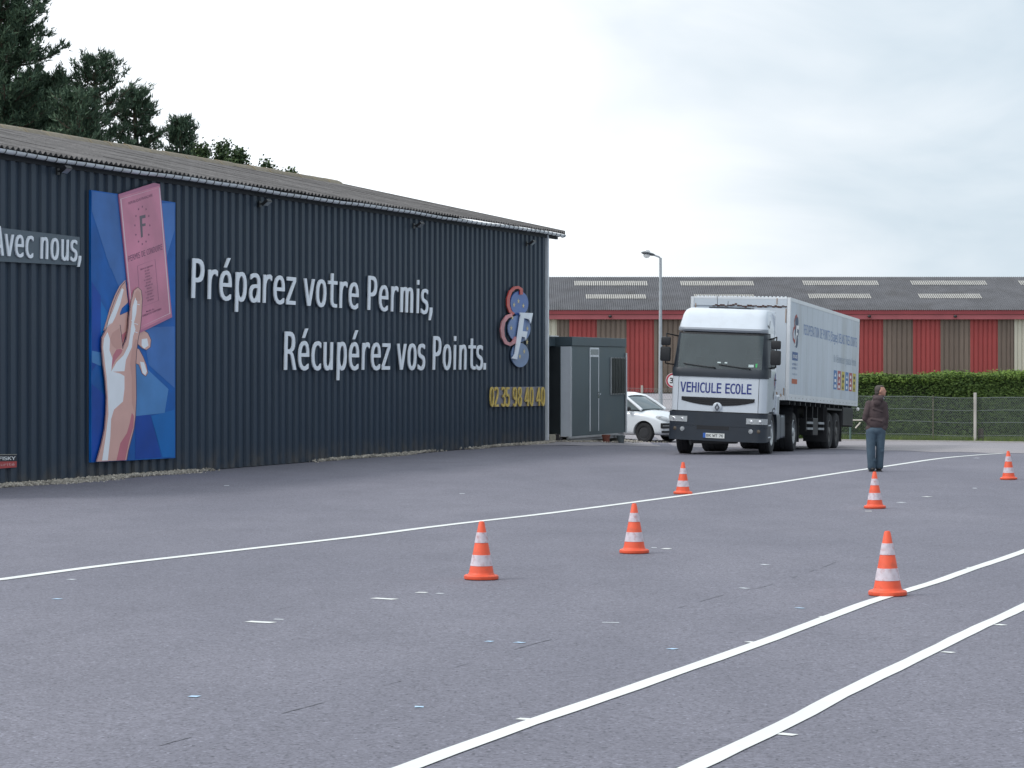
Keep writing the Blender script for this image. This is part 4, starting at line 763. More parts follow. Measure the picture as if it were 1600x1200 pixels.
# clutter by the corner of the hall
p = gp(864, 690); t = thing('rubble_block', p, 'pale broken concrete block by the dark doorway of the cabin', 'rubble', 0.4)
mb = MB(); mb.box((-0.15,-0.1,0),(0.15,0.12,0.17)); 
for i, v in enumerate(mb.v): mb.v[i] = (v[0]+rnd.uniform(-.03,.03), v[1]+rnd.uniform(-.03,.03), v[2]+(rnd.uniform(-.04,.04) if v[2] > 0 else 0))
mb.build('block', mat('pale_rubble', (0.5,0.46,0.38), 0.9, 0.2, 8), t, 0.012)
p = gp(873.5, 690); t = thing('old_boot', p, 'dark discarded boot lying next to the pale block', 'boot', 0.8)
mb = MB(); mb.box((-0.13,-0.05,0),(0.14,0.05,0.035)); mb.build('sole', mat('boot_sole', (0.3,0.3,0.3), 0.8), t, 0.015)
mb = MB(); mb.ball((0.06,0,0.06),(0.09,0.052,0.045)); mb.tube([(-0.07,0,0.04),(-0.08,0,0.2)],[0.055,0.06],10); mb.build('upper', mat('boot_leather', (0.035,0.03,0.035), 0.6), t, smooth=True)
def gp2():
    a = rnd.random(); px = rnd.uniform(856, 940) if rnd.random() < 0.75 else rnd.uniform(940, 1045); q = gp(px, 691.5 - rnd.random()*1.5 + (0 if px < 940 else 1.0)); q.y += rnd.uniform(0, 2.5); q.x += rnd.uniform(-.1,.1); q.z = G(q.x, q.y)+0.02; return q
pebbles('loose_stones', gp2, 1500, M_PEB, 0.015, 0.045, 'scatter of loose pale stones in front of the cabin', 'stones')

# ------------------------------------------------------------------ vehicles
M_WHITE = mat('truck_white', (0.56, 0.61, 0.67), 0.32, 0.04, 1.2, coat=0.3, dirt=(0.40,0.42,0.43), dirt_amt=0.35, dirt_scale=1.1)
M_BOX = mat('trailer_white', (0.52, 0.575, 0.635), 0.5, 0.05, 0.8, dirt=(0.36,0.38,0.38), dirt_amt=0.6, dirt_scale=0.55, stretch=(1,1,0.35))
M_BOXT = mat('trailer_rail', (0.66, 0.69, 0.72), 0.4, 0.06, 2, metal=0.1)
M_DARK = mat('dark_plastic', (0.022, 0.030, 0.042), 0.5, 0.12, 3, dirt=(0.05,0.055,0.06), dirt_amt=0.3, dirt_scale=2)
M_BLACK = mat('black_plastic', (0.012, 0.013, 0.016), 0.5, 0.1, 3)
M_TYRE = mat('tyre_rubber', (0.022, 0.023, 0.026), 0.85, 0.2, 6, bump=0.4)
M_STEEL = mat('wheel_steel', (0.42, 0.44, 0.45), 0.4, 0.15, 4, metal=0.4)
M_GREYB = mat('visor_grey', (0.30, 0.33, 0.37), 0.4, 0.05, 2)
M_NAVYP = mat('print_navy', (0.02, 0.035, 0.20), 0.5, 0.05)
def glass_mat(name, tint, alpha):
    m = bpy.data.materials.new(name); m.use_nodes = True; t = m.node_tree; b = t.nodes['Principled BSDF']
    b.inputs['Base Color'].default_value = (*tint, 1); b.inputs['Roughness'].default_value = 0.06; b.inputs['Alpha'].default_value = alpha; b.inputs['Specular IOR Level'].default_value = 0.7
    n = t.nodes.new('ShaderNodeTexNoise'); n.inputs['Scale'].default_value = 3; g = t.nodes.new('ShaderNodeTexCoord'); t.links.new(g.outputs['Object'], n.inputs[0])
    t.links.new(mixc(t, n.outputs[0], tuple(c*0.8 for c in tint), tuple(c*1.2 for c in tint)), b.inputs['Base Color']); return m
M_WIND = glass_mat('windscreen_glass', (0.065, 0.088, 0.095), 0.70)
M_LAMP = glass_mat('headlamp_glass', (0.55, 0.58, 0.6), 0.55)

def wheel(parent, c, R, w, rimR, rim_mat, side=1, studs=8, dish=0.06):
    """side=+1: outer face towards +x"""
    Mx = Matrix.Rotation(pi/2*side, 4, 'Y')
    h = w/2; e = 0.035 if R > 0.4 else 0.025
    mb = MB(); mb.lathe([(rimR, -h*0.92), (R-e*1.6, -h), (R-e*0.3, -h*0.86), (R, -h*0.62), (R, -h*0.2), (R-0.012, -h*0.17), (R-0.012, h*-0.08), (R, -h*0.05), (R, h*0.2), (R-0.012, h*0.23), (R-0.012, h*0.32), (R, h*0.35), (R, h*0.62), (R-e*0.3, h*0.86), (R-e*1.6, h), (rimR, h*0.92)], 40, Mx, cap=False)
    t = mb.build('wheel', M_TYRE, parent, smooth=True, loc=c)
    mb = MB(); mb.lathe([(rimR+0.004, -h*0.9), (rimR+0.012, h*0.9), (rimR-0.02, h*0.93), (rimR-0.035, h*0.7), (rimR*0.72, h*0.55-dish), (rimR*0.5, h*0.62-dish), (rimR*0.42, h*0.75), (rimR*0.30, h*0.95), (rimR*0.1, h*0.98)], 32, Mx)
    r = mb.build('rim', rim_mat, t, smooth=True)
    mb = MB()
    for k in range(studs):
        a = 2*pi*k/studs; mb.lathe([(rimR*0.075, 0), (rimR*0.06, 0.03)], 6, Mx @ Matrix.Translation((rimR*0.58*cos(a), rimR*0.58*sin(a), h*0.58-dish)))
    mb.build('wheel_bolts', M_STEEL if studs > 5 else M_BLACK, t)
    return t

# ---- tractor unit
TX, TY_, TRZ = 4.738, 59.6, rad(-14.1)
tg = G(TX, TY_)
truck = thing('tractor_unit', (TX, TY_, 0), 'white cab-over driving school lorry cab with blue lettering on its front', 'truck', TRZ)
TM = Matrix.Translation((TX, TY_, 0)) @ Matrix.Rotation(TRZ, 4, 'Z')
def tground(x, y): p = TM @ V((x, y, 0)); return G(p.x, p.y)
ROLL = Matrix.Rotation(rad(2.2), 4, 'Y')          # the cab leans on its springs
def TB(mb, *a, **k):
    mb.v = [tuple(ROLL @ V(v)) for v in mb.v]; return mb.build(*a, **k)
HW = 1.12
def prof(z):          # (half width, front y, back y, corner radius) of the cab at height z
    def ip(tab):
        for (z0, a), (z1, b) in zip(tab, tab[1:]):
            if z <= z1: t = max(0, (z - z0)/(z1 - z0)); return a + (b-a)*t
        return tab[-1][1]
    hw = ip([(0, 1.10), (1.0, 1.12), (2.0, 1.12), (2.85, 1.04), (3.0, 1.04), (3.25, 1.0), (3.36, 0.965), (3.42, 0.90)])
    yf = ip([(0, 0.0), (1.0, 0.0), (1.95, 0.03), (2.0, 0.06), (2.85, 0.24), (2.92, 0.20), (3.0, 0.26), (3.25, 0.46), (3.36, 0.60), (3.42, 0.85)])
    yb = ip([(0, 1.62), (2.9, 1.62), (3.42, 1.62)])
    return hw, yf, yb, 0.20
def perim(z, a):       # point and outward normal at arc coordinate a (0 = front centre, + to the right)
    hw, yf, yb, r = prof(z); s = 1 if a >= 0 else -1; a = abs(a); bow = 0.07
    f = hw - r
    if a <= f: x = a; y = yf + bow*(a/hw)**2; nx, ny = 2*bow*a/hw**2, -1.0
    elif a <= f + r*pi/2:
        th = (a-f)/r; y0 = yf + bow*(f/hw)**2; x = f + r*sin(th); y = y0 + r*(1-cos(th)); nx, ny = sin(th), -cos(th)
    else:
        x = hw; y = yf + bow*(f/hw)**2 + r + (a - f - r*pi/2); nx, ny = 1.0, 0.0
    n = V((nx, ny, 0)).normalized(); return V((s*x, y, z)), V((s*n.x, n.y, 0))
A_CORN = lambda z: prof(z)[0] - 0.2 + 0.2*pi/2
def patch(name, a0, a1, z0, z1, m, parent, off=0.0, th=0.03, na=12, nz=6, bevel=0, shape=None):
    mb = MB(); vs = []; aa = frange(a0, a1, na+1); zz = frange(z0, z1, nz+1)
    for o_ in (off, off-th):
        for z in zz:
            for i, a in enumerate(aa):
                zq = shape(a, z, (z-z0)/(z1-z0)) if shape else z
                p, n = perim(zq, a); vs.append(p + n*o_)
    k = na+1; fs = []; b = k*(nz+1)
    for j in range(nz):
        for i in range(na): fs.append((j*k+i, j*k+i+1, (j+1)*k+i+1, (j+1)*k+i)); fs.append((b+j*k+i, b+(j+1)*k+i, b+(j+1)*k+i+1, b+j*k+i+1))
    for i in range(na): fs.append((i, b+i, b+i+1, i+1)); fs.append((nz*k+i, nz*k+i+1, b+nz*k+i+1, b+nz*k+i))
    for j in range(nz): fs.append((j*k, (j+1)*k, b+(j+1)*k, b+j*k)); fs.append((j*k+na, b+j*k+na, b+(j+1)*k+na, (j+1)*k+na))
    mb.add(vs, fs); return TB(mb, name, m, parent, smooth=True, bevel=bevel)
def aend(z): hw, yf, yb, r = prof(z); return A_CORN(z) + (yb - yf - r - 0.05)
# cab body: front panels, sides, upper fairing
fp = patch('front_panel', -0.94, 0.94, 1.0, 1.95, M_WHITE, truck, 0.0, 0.04, 24, 8)
for s in (-1, 1):
    patch('corner_panel', s*0.952, s*1.62, 1.0, 1.95, M_WHITE, truck, 0.0, 0.04, 12, 6)
    d = patch('door', s*1.63, s*2.5, 1.02, 2.86, M_WHITE, truck, 0.0, 0.05, 14, 8)
    patch('window', s*1.66, s*2.22, 2.03, 2.76, M_BLACK, d, 0.012, 0.01, 8, 5)
    mb = MB(); p, nr_ = perim(1.9, s*2.35); mb.box((p.x+ (0.0 if s > 0 else -0.03), p.y-0.08, 1.75), (p.x+(0.03 if s > 0 else 0), p.y+0.06, 1.79)); TB(mb, 'handle', M_DARK, d)
    patch('windscreen_pillar', s*0.985, s*1.60, 2.0, 2.84, M_DARK, truck, 0.006, 0.06, 10, 6)
fair = patch('roof_fairing', -2.45, 2.45, 2.86, 3.42, M_WHITE, truck, 0.0, 0.05, 60, 10)
mb = MB(); mb.poly([perim(3.42, a)[0] - V((0,0,0.006)) for a in frange(-2.4, 2.4, 40)]); TB(mb, 'cab_roof', M_WHITE, truck)
patch('sun_visor_band', -1.18, 1.18, 2.865, 2.95, M_GREYB, truck, 0.02, 0.018, 30, 2)
mb = MB(); mb.box((-1.05, 1.60, 0.9), (1.05, 1.66, 3.35)); TB(mb, 'rear_wall', M_WHITE, truck)
mb = MB(); mb.box((-1.0, 0.9, 0.95), (1.0, 1.55, 1.0)); mb.box((-0.95, 0.35, 1.0), (0.95, 0.6, 1.9)); TB(mb, 'dashboard', mat('cab_interior', (0.05,0.055,0.06), 0.8), truck)
mb = MB()
for x in (-0.55, 0.55): mb.box((x-0.24, 1.0, 1.2), (x+0.24, 1.5, 1.5)); mb.box((x-0.24, 1.38, 1.5), (x+0.24, 1.52, 2.25)); mb.box((x-0.13, 1.4, 2.28), (x+0.13, 1.5, 2.5))
TB(mb, 'seats', mat('seat_cloth', (0.06,0.07,0.09), 0.9), truck, 0.04)
mb = MB(); cst = V((0.55, 0.78, 1.98)); mb.tube([cst + V((0.21*cos(a), 0.12*sin(a)*0.8, 0.18*sin(a))) for a in frange(0, 2*pi, 19)], 0.016, 6); TB(mb, 'steering_wheel', M_BLACK, truck, smooth=True)
patch('windscreen', -0.985, 0.985, 2.0, 2.80, M_WIND, truck, 0.008, 0.006, 24, 8)
patch('windscreen_seal', -1.0, 1.0, 2.80, 2.835, M_BLACK, truck, 0.012, 0.02, 24, 1)
def cowlshape(a, z, t):
    return 1.80 + t*(0.205) - (0 if t > 0.5 else 0.05*(abs(a)/1.2)**2*(-1))
cowl = patch('cowl', -1.30, 1.30, 1.80, 2.0, M_DARK, truck, 0.016, 0.03, 30, 3)
patch('cowl', -1.60, -1.305, 1.83, 2.0, M_DARK, truck, 0.015, 0.03, 6, 3); patch('cowl', 1.305, 1.60, 1.83, 2.0, M_DARK, truck, 0.015, 0.03, 6, 3)
# sticker row and papers behind the glass
for x0, x1, z0, z1, c in ((0.68, 0.80, 2.06, 2.12, (0.5,0.6,0.6)), (0.84, 0.88, 2.06, 2.15, (0.05,0.4,0.12)), (-0.05, 0.03, 2.13, 2.16, (0.6,0.7,0.7)), (0.12, 0.18, 2.13, 2.16, (0.6,0.7,0.7))):
    patch('sticker', x0, x1, z0, z1, mat('sticker_%d' % int(c[1]*100+c[0]*10), c, 0.5), truck, 0.014, 0.003, 2, 1)
for a0, a1, zc in ((-0.85, -0.1, 2.03), (0.0, 0.72, 2.03)):
    mb = MB(); pts = []
    for k in range(8):
        a = a0 + (a1-a0)*k/7; p, n = perim(zc + 0.07*(1-k/7)**1.5, a); pts.append(p + n*0.04)
    mb.tube(pts, 0.013, 5); p, n = perim(zc-0.03, a1); mb.tube([pts[-1], p + n*0.02], 0.018, 6); TB(mb, 'wiper', M_BLACK, truck, smooth=True)
# seams in the front panel come from the panel joints; grille
gz = lambda a: 1.135 + 0.12*(abs(a)/0.9)**2.2
def grille_shape(a, z, t): return gz(a) + t*(1.325 - gz(a))
patch('grille', -0.86, 0.86, 1.13, 1.33, M_BLACK, truck, 0.010, 0.05, 30, 4, shape=grille_shape)
for k in range(3):
    def sh(a, z, t, k=k): base = gz(a) + (k+1)/4*(1.325-gz(a)); return base - 0.008 + t*0.016
    patch('grille_slat', -0.84, 0.84, 1.13, 1.33, M_BLACK, truck, 0.022, 0.02, 30, 1, shape=sh)
p, n = perim(1.13, 0)
mb = MB(); mb.lathe([(0.115, -0.03), (0.11, 0.02), (0.085, 0.035), (0.01, 0.04)], 28, Matrix.Translation((0, p.y, 1.105)) @ Matrix.Rotation(pi/2, 4, 'X')); em = TB(mb, 'emblem_boss', M_WHITE, truck, smooth=True)
mb = MB(); q = V((0, p.y-0.052, 1.10)); 
o4 = [V((0,0,0.10)), V((0.062,0,0)), V((0,0,-0.10)), V((-0.062,0,0))]; i4 = [v*0.42 for v in o4]
mb.add([q+v for v in o4] + [q+v for v in i4] + [q+v+V((0,0.012,0)) for v in o4], [(i, (i+1)%4, 4+(i+1)%4, 4+i) for i in range(4)] + [(i, 8+i, 8+(i+1)%4, (i+1)%4) for i in range(4)]); TB(mb, 'emblem', mat('chrome_dark', (0.12,0.13,0.15), 0.25, metal=0.8), em)
def front(u, z, off): 
    p, n = perim(z, u); return ROLL @ (p + n*off)
decal_text('lettering', 'VEHICULE ECOLE', lambda u, v: front(-0.90 + 1.68*u, 1.435 + 0.225*v, 0.005), M_NAVYP, truck, 0.012)
# bumper
def bump_lower(a, z, t): return z
lowb = patch('bumper', -1.62, 1.62, 0.66, 0.975, M_DARK, truck, 0.045, 0.12, 44, 4, bevel=0)
patch('bumper_lower', -1.60, 1.60, 0.30, 0.655, M_DARK, truck, 0.05, 0.12, 44, 4, shape=lambda a, z, t: 0.655 - (1-t)*(0.34 if abs(a) < 1.0 else max(0.2, 0.34 - (abs(a)-1.0)*0.05)))
patch('step_panel', 1.0, 1.58, 0.985, 1.0, M_BLACK, truck, 0.0, 0.05, 8, 1)
patch('bumper_joint', -1.3, 1.3, 0.97, 1.0, M_BLACK, truck, -0.005, 0.03, 30, 1)
patch('air_intake', -0.46, 0.30, 0.575, 0.668, M_BLACK, truck, 0.054, 0.02, 8, 2)
for s in (-1, 1):
    hb = patch('headlight', s*0.70, s*1.16, 0.745, 0.865, mat('lamp_bowl', (0.5,0.52,0.54), 0.18, metal=0.7), truck, 0.050, 0.03, 10, 3)
    patch('headlight_glass', s*0.69, s*1.17, 0.738, 0.872, M_LAMP, hb, 0.062, 0.006, 10, 3)
    for u in (0.80, 0.98): 
        p, n = perim(0.805, s*u); mb = MB(); mb.ball(p + n*0.052, (0.05, 0.012, 0.045), 12, 8); TB(mb, 'reflector', mat('bright_reflector', (0.9,0.9,0.92), 0.1, metal=0.9), hb, smooth=True)
    p, n = perim(0.57, s*0.80); mb = MB(); mb.lathe([(0.055, 0), (0.05, 0.012), (0.01, 0.02)], 18, Matrix.Translation(p + n*0.05) @ Matrix.Rotation(pi/2, 4, 'X')); TB(mb, 'fog_lamp', M_LAMP, truck, smooth=True)
    p, n = perim(0.575, s*0.97); mb = MB(); mb.lathe([(0.045, 0), (0.04, 0.012), (0.01, 0.018)], 18, Matrix.Translation(p + n*0.045) @ Matrix.Rotation(pi/2, 4, 'X')); TB(mb, 'indicator', mat('indicator_smoke', (0.10,0.08,0.06), 0.2), truck, smooth=True)
pl = patch('number_plate', -0.30, 0.20, 0.385, 0.495, mat('plate_white', (0.72,0.74,0.72), 0.4), truck, 0.064, 0.008, 6, 1)
patch('plate_band', -0.30, -0.24, 0.385, 0.495, mat('plate_blue', (0.03,0.12,0.45), 0.4), pl, 0.0665, 0.003, 2, 1)
decal_text('lettering', 'BK WT 76', lambda u, v: front(-0.22 + 0.39*u, 0.41 + 0.062*v, 0.067), M_BLACK, pl, 0.006)
# belly, chassis
mb = MB(); mb.box((-0.6, 0.15, 0.25), (0.45, 0.5, 0.6)); mb.box((-0.45, 0.4, 0.55), (-0.3, 6.6, 0.85)); mb.box((0.3, 0.4, 0.55), (0.45, 6.6, 0.85)); mb.box((-0.9, 1.25, 0.42), (0.9, 1.45, 0.55)); mb.box((-0.5, 0.5, 0.6), (0.5, 1.6, 0.98)); mb.box((-0.4, 1.7, 0.6), (0.4, 3.6, 0.95)); mb.build('chassis', M_BLACK, truck, 0.01)
mb = MB(); mb.tube([(0.42,0.2,0.32),(0.42,0.16,0.27),(0.40,0.13,0.30)], 0.015, 5); mb.build('tow_hook', M_BLACK, truck)
mb = MB(); mb.lathe([(0.5, 0), (0.5, 0.06), (0.45, 0.08)], 24, Matrix.Translation((0, 5.0, 1.12))); mb.box((-0.5, 4.6, 0.86), (0.5, 5.5, 1.12)); mb.build('coupling_plate', M_BLACK, truck, smooth=False)
# wheels, fenders, tank
FWY, RWY, WR = 1.40, 5.05, 0.5
for s in (-1, 1):
    wheel(truck, (s*0.97, FWY, tground(s*0.97, FWY) + WR - 0.01), WR, 0.29, 0.30, M_STEEL, s, 10, 0.0)
    wheel(truck, (s*0.86, RWY, tground(s*0.86, RWY) + WR - 0.01), WR, 0.58, 0.30, M_STEEL, s, 10, 0.16)
    mb = MB(); pts = [(s*1.0, FWY + 0.62*cos(a), 0.5 + 0.62*sin(a)) for a in frange(rad(200), rad(-20), 18)]
    vs = []; 
    for x, y, z in pts:
        for dx in (-0.12, 0.13): vs.append(V((x + s*dx, y, z)))
    for x, y, z in pts:
        for dx in (-0.12, 0.13): vs.append(V((x + s*dx, FWY + (y-FWY)*0.95, 0.5 + (z-0.5)*0.95)))
    n2 = len(pts)*2
    mb.add(vs, [(2*i, 2*i+1, 2*i+3, 2*i+2) for i in range(len(pts)-1)] + [(n2+2*i, n2+2*i+2, n2+2*i+3, n2+2*i+1) for i in range(len(pts)-1)] + [(2*i+1, n2+2*i+1, n2+2*i+3, 2*i+3) for i in range(len(pts)-1)] + [(2*i, 2*i+2, n2+2*i+2, n2+2*i) for i in range(len(pts)-1)])
    TB(mb, 'fender', M_DARK, truck, smooth=True)
    # side steps panel ahead of and over the wheel
    mb = MB(); mb.box((s*1.13 - 0.03, 0.30, 0.36), (s*1.13 + 0.03, 0.78, 0.99)); TB(mb, 'step_panel', M_DARK, truck, 0.02)
    mb = MB(); mb.box((s*1.11 - 0.05, 1.55, 0.95), (s*1.11 + 0.05, 2.05, 1.42)); TB(mb, 'rear_fender', M_WHITE, truck, 0.04)
    for k in range(2): 
        mb = MB(); mb.box((s*1.12-0.045, 0.36, 0.42+k*0.28), (s*1.12+0.045, 0.74, 0.45+k*0.28)); TB(mb, 'step', M_TRIM, truck, 0.004)
M_TANK = mat('tank_aluminium', (0.11, 0.125, 0.15), 0.4, 0.15, 3, metal=0.3)
for s in (-1, 1):
    mb = MB(); mb.box((s*0.88-0.22, 2.15, 0.28), (s*0.88+0.22, 2.85, 0.92)); mb.build('tank', M_TANK, truck, 0.05)
    mb = MB(); mb.box((s*0.86-0.22, 2.95, 0.30), (s*0.86+0.22, 3.9, 0.86)); tk = mb.build('tank', M_TANK, truck, 0.05)
    for y in (3.1, 3.7):
        mb = MB(); mb.box((s*0.86-0.225, y, 0.295), (s*0.86+0.225, y+0.05, 0.866)); mb.build('strap', M_DARK, tk, 0.01)
    mb = MB(); pts = [(RWY + 0.60*cos(a), 0.5 + 0.60*sin(a)) for a in frange(rad(165), rad(-5), 14)]; x0_, x1_ = s*0.55, s*1.17
    vs = [V((x, y, z)) for y, z in pts for x in (x0_, x1_)]; 
    mb.add(vs, [(2*i, 2*i+1, 2*i+3, 2*i+2) for i in range(13)]); mb.build('mudguard', M_BLACK, truck, smooth=True)
    mb = MB(); mb.box((x0_ if s > 0 else x1_, RWY+0.66, 0.14), (x1_ if s > 0 else x0_, RWY+0.68, 0.75)); mb.build('mudflap', M_BLACK, truck)
# mirrors
for s, za, zb2 in ((-1, 2.70, 2.14), (1, 2.72, 2.08)):
    xm = s*1.30; p1, _ = perim(2.72, s*1.5); p2, _ = perim(2.05, s*1.5)
    mb = MB(); mb.tube([p1, V((xm, 0.20, 2.78)), V((xm, 0.18, 2.68))], 0.016, 6); mb.tube([p2, V((xm, 0.20, 2.08)), V((xm, 0.18, 2.16))], 0.016, 6); mb.tube([V((xm,0.2,2.08)), V((xm,0.2,2.78))], 0.014, 6); ma = TB(mb, 'mirror_arm', M_BLACK, truck, smooth=True)
    mb = MB(); mb.box((xm-0.11, 0.10, 2.50), (xm+0.11, 0.21, 2.70)); TB(mb, 'wide_mirror', M_BLACK, truck, 0.035, smooth=True)
    mb = MB(); mb.box((xm-0.12, 0.08, 2.13), (xm+0.12, 0.22, 2.47)); TB(mb, 'mirror', M_BLACK, truck, 0.04, smooth=True)
# marks on the fairing side and door
def sidep(y, z, off=0.006, x=None):
    hw = prof(z)[0]; return ROLL @ V((hw + off, y, z))
def tick_poly(pts, name, m): 
    mb = MB(); mb.poly([sidep(y, z, 0.004) for y, z in pts]); mb.build(name, m, truck)
for pts in ([(0.50,3.02),(0.66,2.98),(0.68,3.03),(0.54,3.07)], [(0.68,2.98),(0.78,2.98),(1.02,3.16),(0.97,3.16)]):
    tick_poly(pts, 'fairing_mark', M_BLACK)
pdz = [(1.38,1.90),(1.50,1.95),(1.52,1.70),(1.46,1.52),(1.38,1.60)]
tick_poly(pdz, 'door_emblem', M_NAVYP); tick_poly([(1.30,1.80),(1.37,1.88),(1.37,1.66),(1.31,1.62)], 'door_emblem', mat('print_red', (0.4,0.05,0.05), 0.5)); tick_poly([(1.16,1.42),(1.26,1.52),(1.28,1.32),(1.18,1.30)], 'door_emblem', M_BLACK)
mb = MB(); mb.tube([(0.0,0.95,3.42),(0.0,0.98,3.60)], 0.008, 5); mb.box((-0.45, 0.95, 3.40), (0.55, 1.5, 3.455)); TB(mb, 'roof_hatch', M_DARK, truck, 0.01)
mb = MB(); mb.tube([(-0.25,1.0,3.42),(-0.28,1.05,3.72)], 0.007, 5); TB(mb, 'aerial', M_BLACK, truck)

# driver behind the windscreen
def blob(name, prims, m, parent, voxel=0.02, smooth_it=4, loc=None):
    mb = MB()
    for p in prims:
        if p[0] == 'c': mb.tube([p[1], V(p[1]).lerp(V(p[3]), 0.5), p[3]], [p[2], (p[2]+p[4])/2, p[4]], 14); mb.ball(p[1], p[2], 14, 10); mb.ball(p[3], p[4], 14, 10)
        else: mb.ball(p[1], p[2], 16, 12, p[3] if len(p) > 3 else None)
    ob = mb.build(name + '_tmp', m, None)
    md = ob.modifiers.new('r', 'REMESH'); md.mode = 'VOXEL'; md.voxel_size = voxel; md.use_smooth_shade = True
    ms = ob.modifiers.new('s', 'SMOOTH'); ms.factor = 0.5; ms.iterations = smooth_it
    dg = bpy.context.evaluated_depsgraph_get(); dg.update(); me = bpy.data.meshes.new_from_object(ob.evaluated_get(dg)); old = ob.data
    bpy.data.objects.remove(ob); bpy.data.meshes.remove(old); me.name = name
    for pg in me.polygons: pg.use_smooth = True
    if not me.materials: me.materials.append(m)
    return link_mesh(name, me, parent, None, loc)
M_SKIN = mat('skin', (0.42, 0.22, 0.16), 0.55, 0.08, 8); M_HAIR = mat('dark_grey_hair', (0.075, 0.062, 0.055), 0.85, 0.3, 40)
dl = TM @ (ROLL @ V((0.55, 1.12, 1.48))); drv = thing('person', dl, 'driver in a pale shirt seated behind the lorry windscreen, barely visible', 'person', TRZ)
blob('body', [('e', (0,0.12,0.30), (0.19,0.12,0.30)), ('c', (-0.19,0.1,0.48), 0.065, (-0.26,-0.1,0.28), 0.05), ('c', (-0.26,-0.1,0.28), 0.05, (-0.15,-0.30,0.44), 0.04), ('c', (0.19,0.1,0.48), 0.065, (0.26,-0.1,0.28), 0.05), ('c', (0.26,-0.1,0.28), 0.05, (0.15,-0.30,0.44), 0.04), ('c', (0,0.1,0.55), 0.06, (0,0.09,0.66), 0.055), ('c', (-0.1,0.05,0.08), 0.09, (-0.12,-0.38,0.10), 0.07), ('c', (0.1,0.05,0.08), 0.09, (0.12,-0.38,0.10), 0.07)], mat('pale_shirt', (0.35,0.36,0.33), 0.9), drv, 0.022)
blob('head', [('e', (0,0.06,0.76), (0.075,0.095,0.115)), ('e', (0,-0.035,0.75), (0.014,0.02,0.02)), ('e', (0.078,0.07,0.75), (0.012,0.02,0.03)), ('e', (-0.078,0.07,0.75), (0.012,0.02,0.03))], M_SKIN, drv, 0.012)
mb = MB(); mb.ball((0,0.085,0.80), (0.082,0.09,0.09), 16, 10); mb.build('hair', M_HAIR, drv, smooth=True)

# ---- box trailer
def Rm(yaw, pitch, roll): return Matrix.Rotation(yaw, 3, 'Z') @ Matrix.Rotation(pitch, 3, 'X') @ Matrix.Rotation(roll, 3, 'Y')
R3 = Rm(rad(-15.9), rad(-1.537), rad(1.108)); o_w = V((6.774, 62.743, 2.0-0.776))     # top of the chassis, front right corner of the box
TRW, TRH, TRL = 2.5, 2.52, 11.8
# local frame: x to the right, y backwards, z up; z = 0 on the underside of the box
trailer = thing('box_trailer', o_w, 'white box semi-trailer with faded blue lettering and a row of coloured pictogram strips', 'trailer', rot=R3.to_euler())
def trl(p): return o_w + R3 @ V(p)
mb = MB(); mb.box((-TRW+0.03, 0.03, 0.03), (-0.03, TRL-0.03, TRH-0.02)); mb.build('box_body', M_BOX, trailer)
mb = MB(); mb.box((-0.028, 0.05, 0.16), (-0.004, TRL-0.06, TRH-0.09)); sp = mb.build('side_wall', M_BOX, trailer)
mb = MB(); mb.box((-TRW+0.004, 0.05, 0.16), (-TRW+0.028, TRL-0.06, TRH-0.09)); mb.build('side_wall', M_BOX, trailer)
mb = MB(); mb.box((-TRW+0.09, 0.004, 0.12), (-0.09, 0.028, TRH-0.26)); mb.build('front_wall', M_BOX, trailer)
mb = MB()
for k in range(30):      # torn, rusted seam near the top of the front wall
    x0_ = -1.95 + k*0.062; z0_ = TRH - 0.235 + 0.012*sin(k*0.9) + 0.014*sin(k*2.3) + (0.018 if 3 < k < 12 else 0); mb.box((x0_, -0.004, z0_), (x0_+0.058, 0.003, z0_ + 0.018 + 0.022*abs(sin(k*0.55))))
mb.build('rust_tear', mat('rust_tear', (0.07,0.03,0.02), 0.9, 0.4, 20), trailer)
mb = MB(); mb.box((-TRW+0.09, 0.002, TRH-0.212), (-0.09, 0.027, TRH-0.05)); mb.build('front_top_panel', M_BOX, trailer)
M_RUST = mat('rust_streak', (0.30,0.17,0.08), 0.9, 0.3, 20)
mb = MB()
for x, z0_, z1_ in ((-0.12, 1.9, 2.25), (-2.38, 2.2, 2.36), (-0.35, 2.35, 2.5), (-0.13, 0.12, 0.3), (-0.3, 0.1, 0.2), (-0.2,0.09,0.16)): mb.box((x, -0.0075, z0_), (x+0.018, -0.0035, z1_))
mb.build('rust_streak', M_RUST, trailer)
# rails and posts
mb = MB()
for x in (-TRW, -0.085):
    mb.box((x, 0.0, 0.0), (x+0.085, 0.09, TRH)); mb.box((x, TRL-0.09, 0.0), (x+0.085, TRL, TRH))
mb.build('corner_post', M_BOXT, trailer, 0.012)
mb = MB()
for x in (-TRW, -0.04): mb.box((x, 0.092, TRH-0.088), (x+0.04, TRL-0.092, TRH+0.005)); mb.box((x, 0.092, 0.0), (x+0.04, TRL-0.092, 0.158))
mb.box((-TRW+0.088, 0.0, TRH-0.05), (-0.088, 0.04, TRH+0.005)); mb.box((-TRW+0.088, 0.0, 0.0), (-0.088, 0.03, 0.118)); mb.build('rail', M_BOXT, trailer, 0.006)
mb = MB()
for k in range(24): mb.box((-TRW+0.15+k*0.095, 0.05, TRH+0.004), (-TRW+0.19+k*0.095, 0.16, TRH+0.03))
mb.build('roof_edge_lugs', M_BOXT, trailer)
mb = MB()
for k in range(1, 14): mb.box((-0.0045, k*0.85, 0.16), (-0.0025, k*0.85+0.012, TRH-0.09))
mb.build('panel_joint', mat('joint_grey', (0.40,0.44,0.47), 0.6), trailer)
mb = MB()
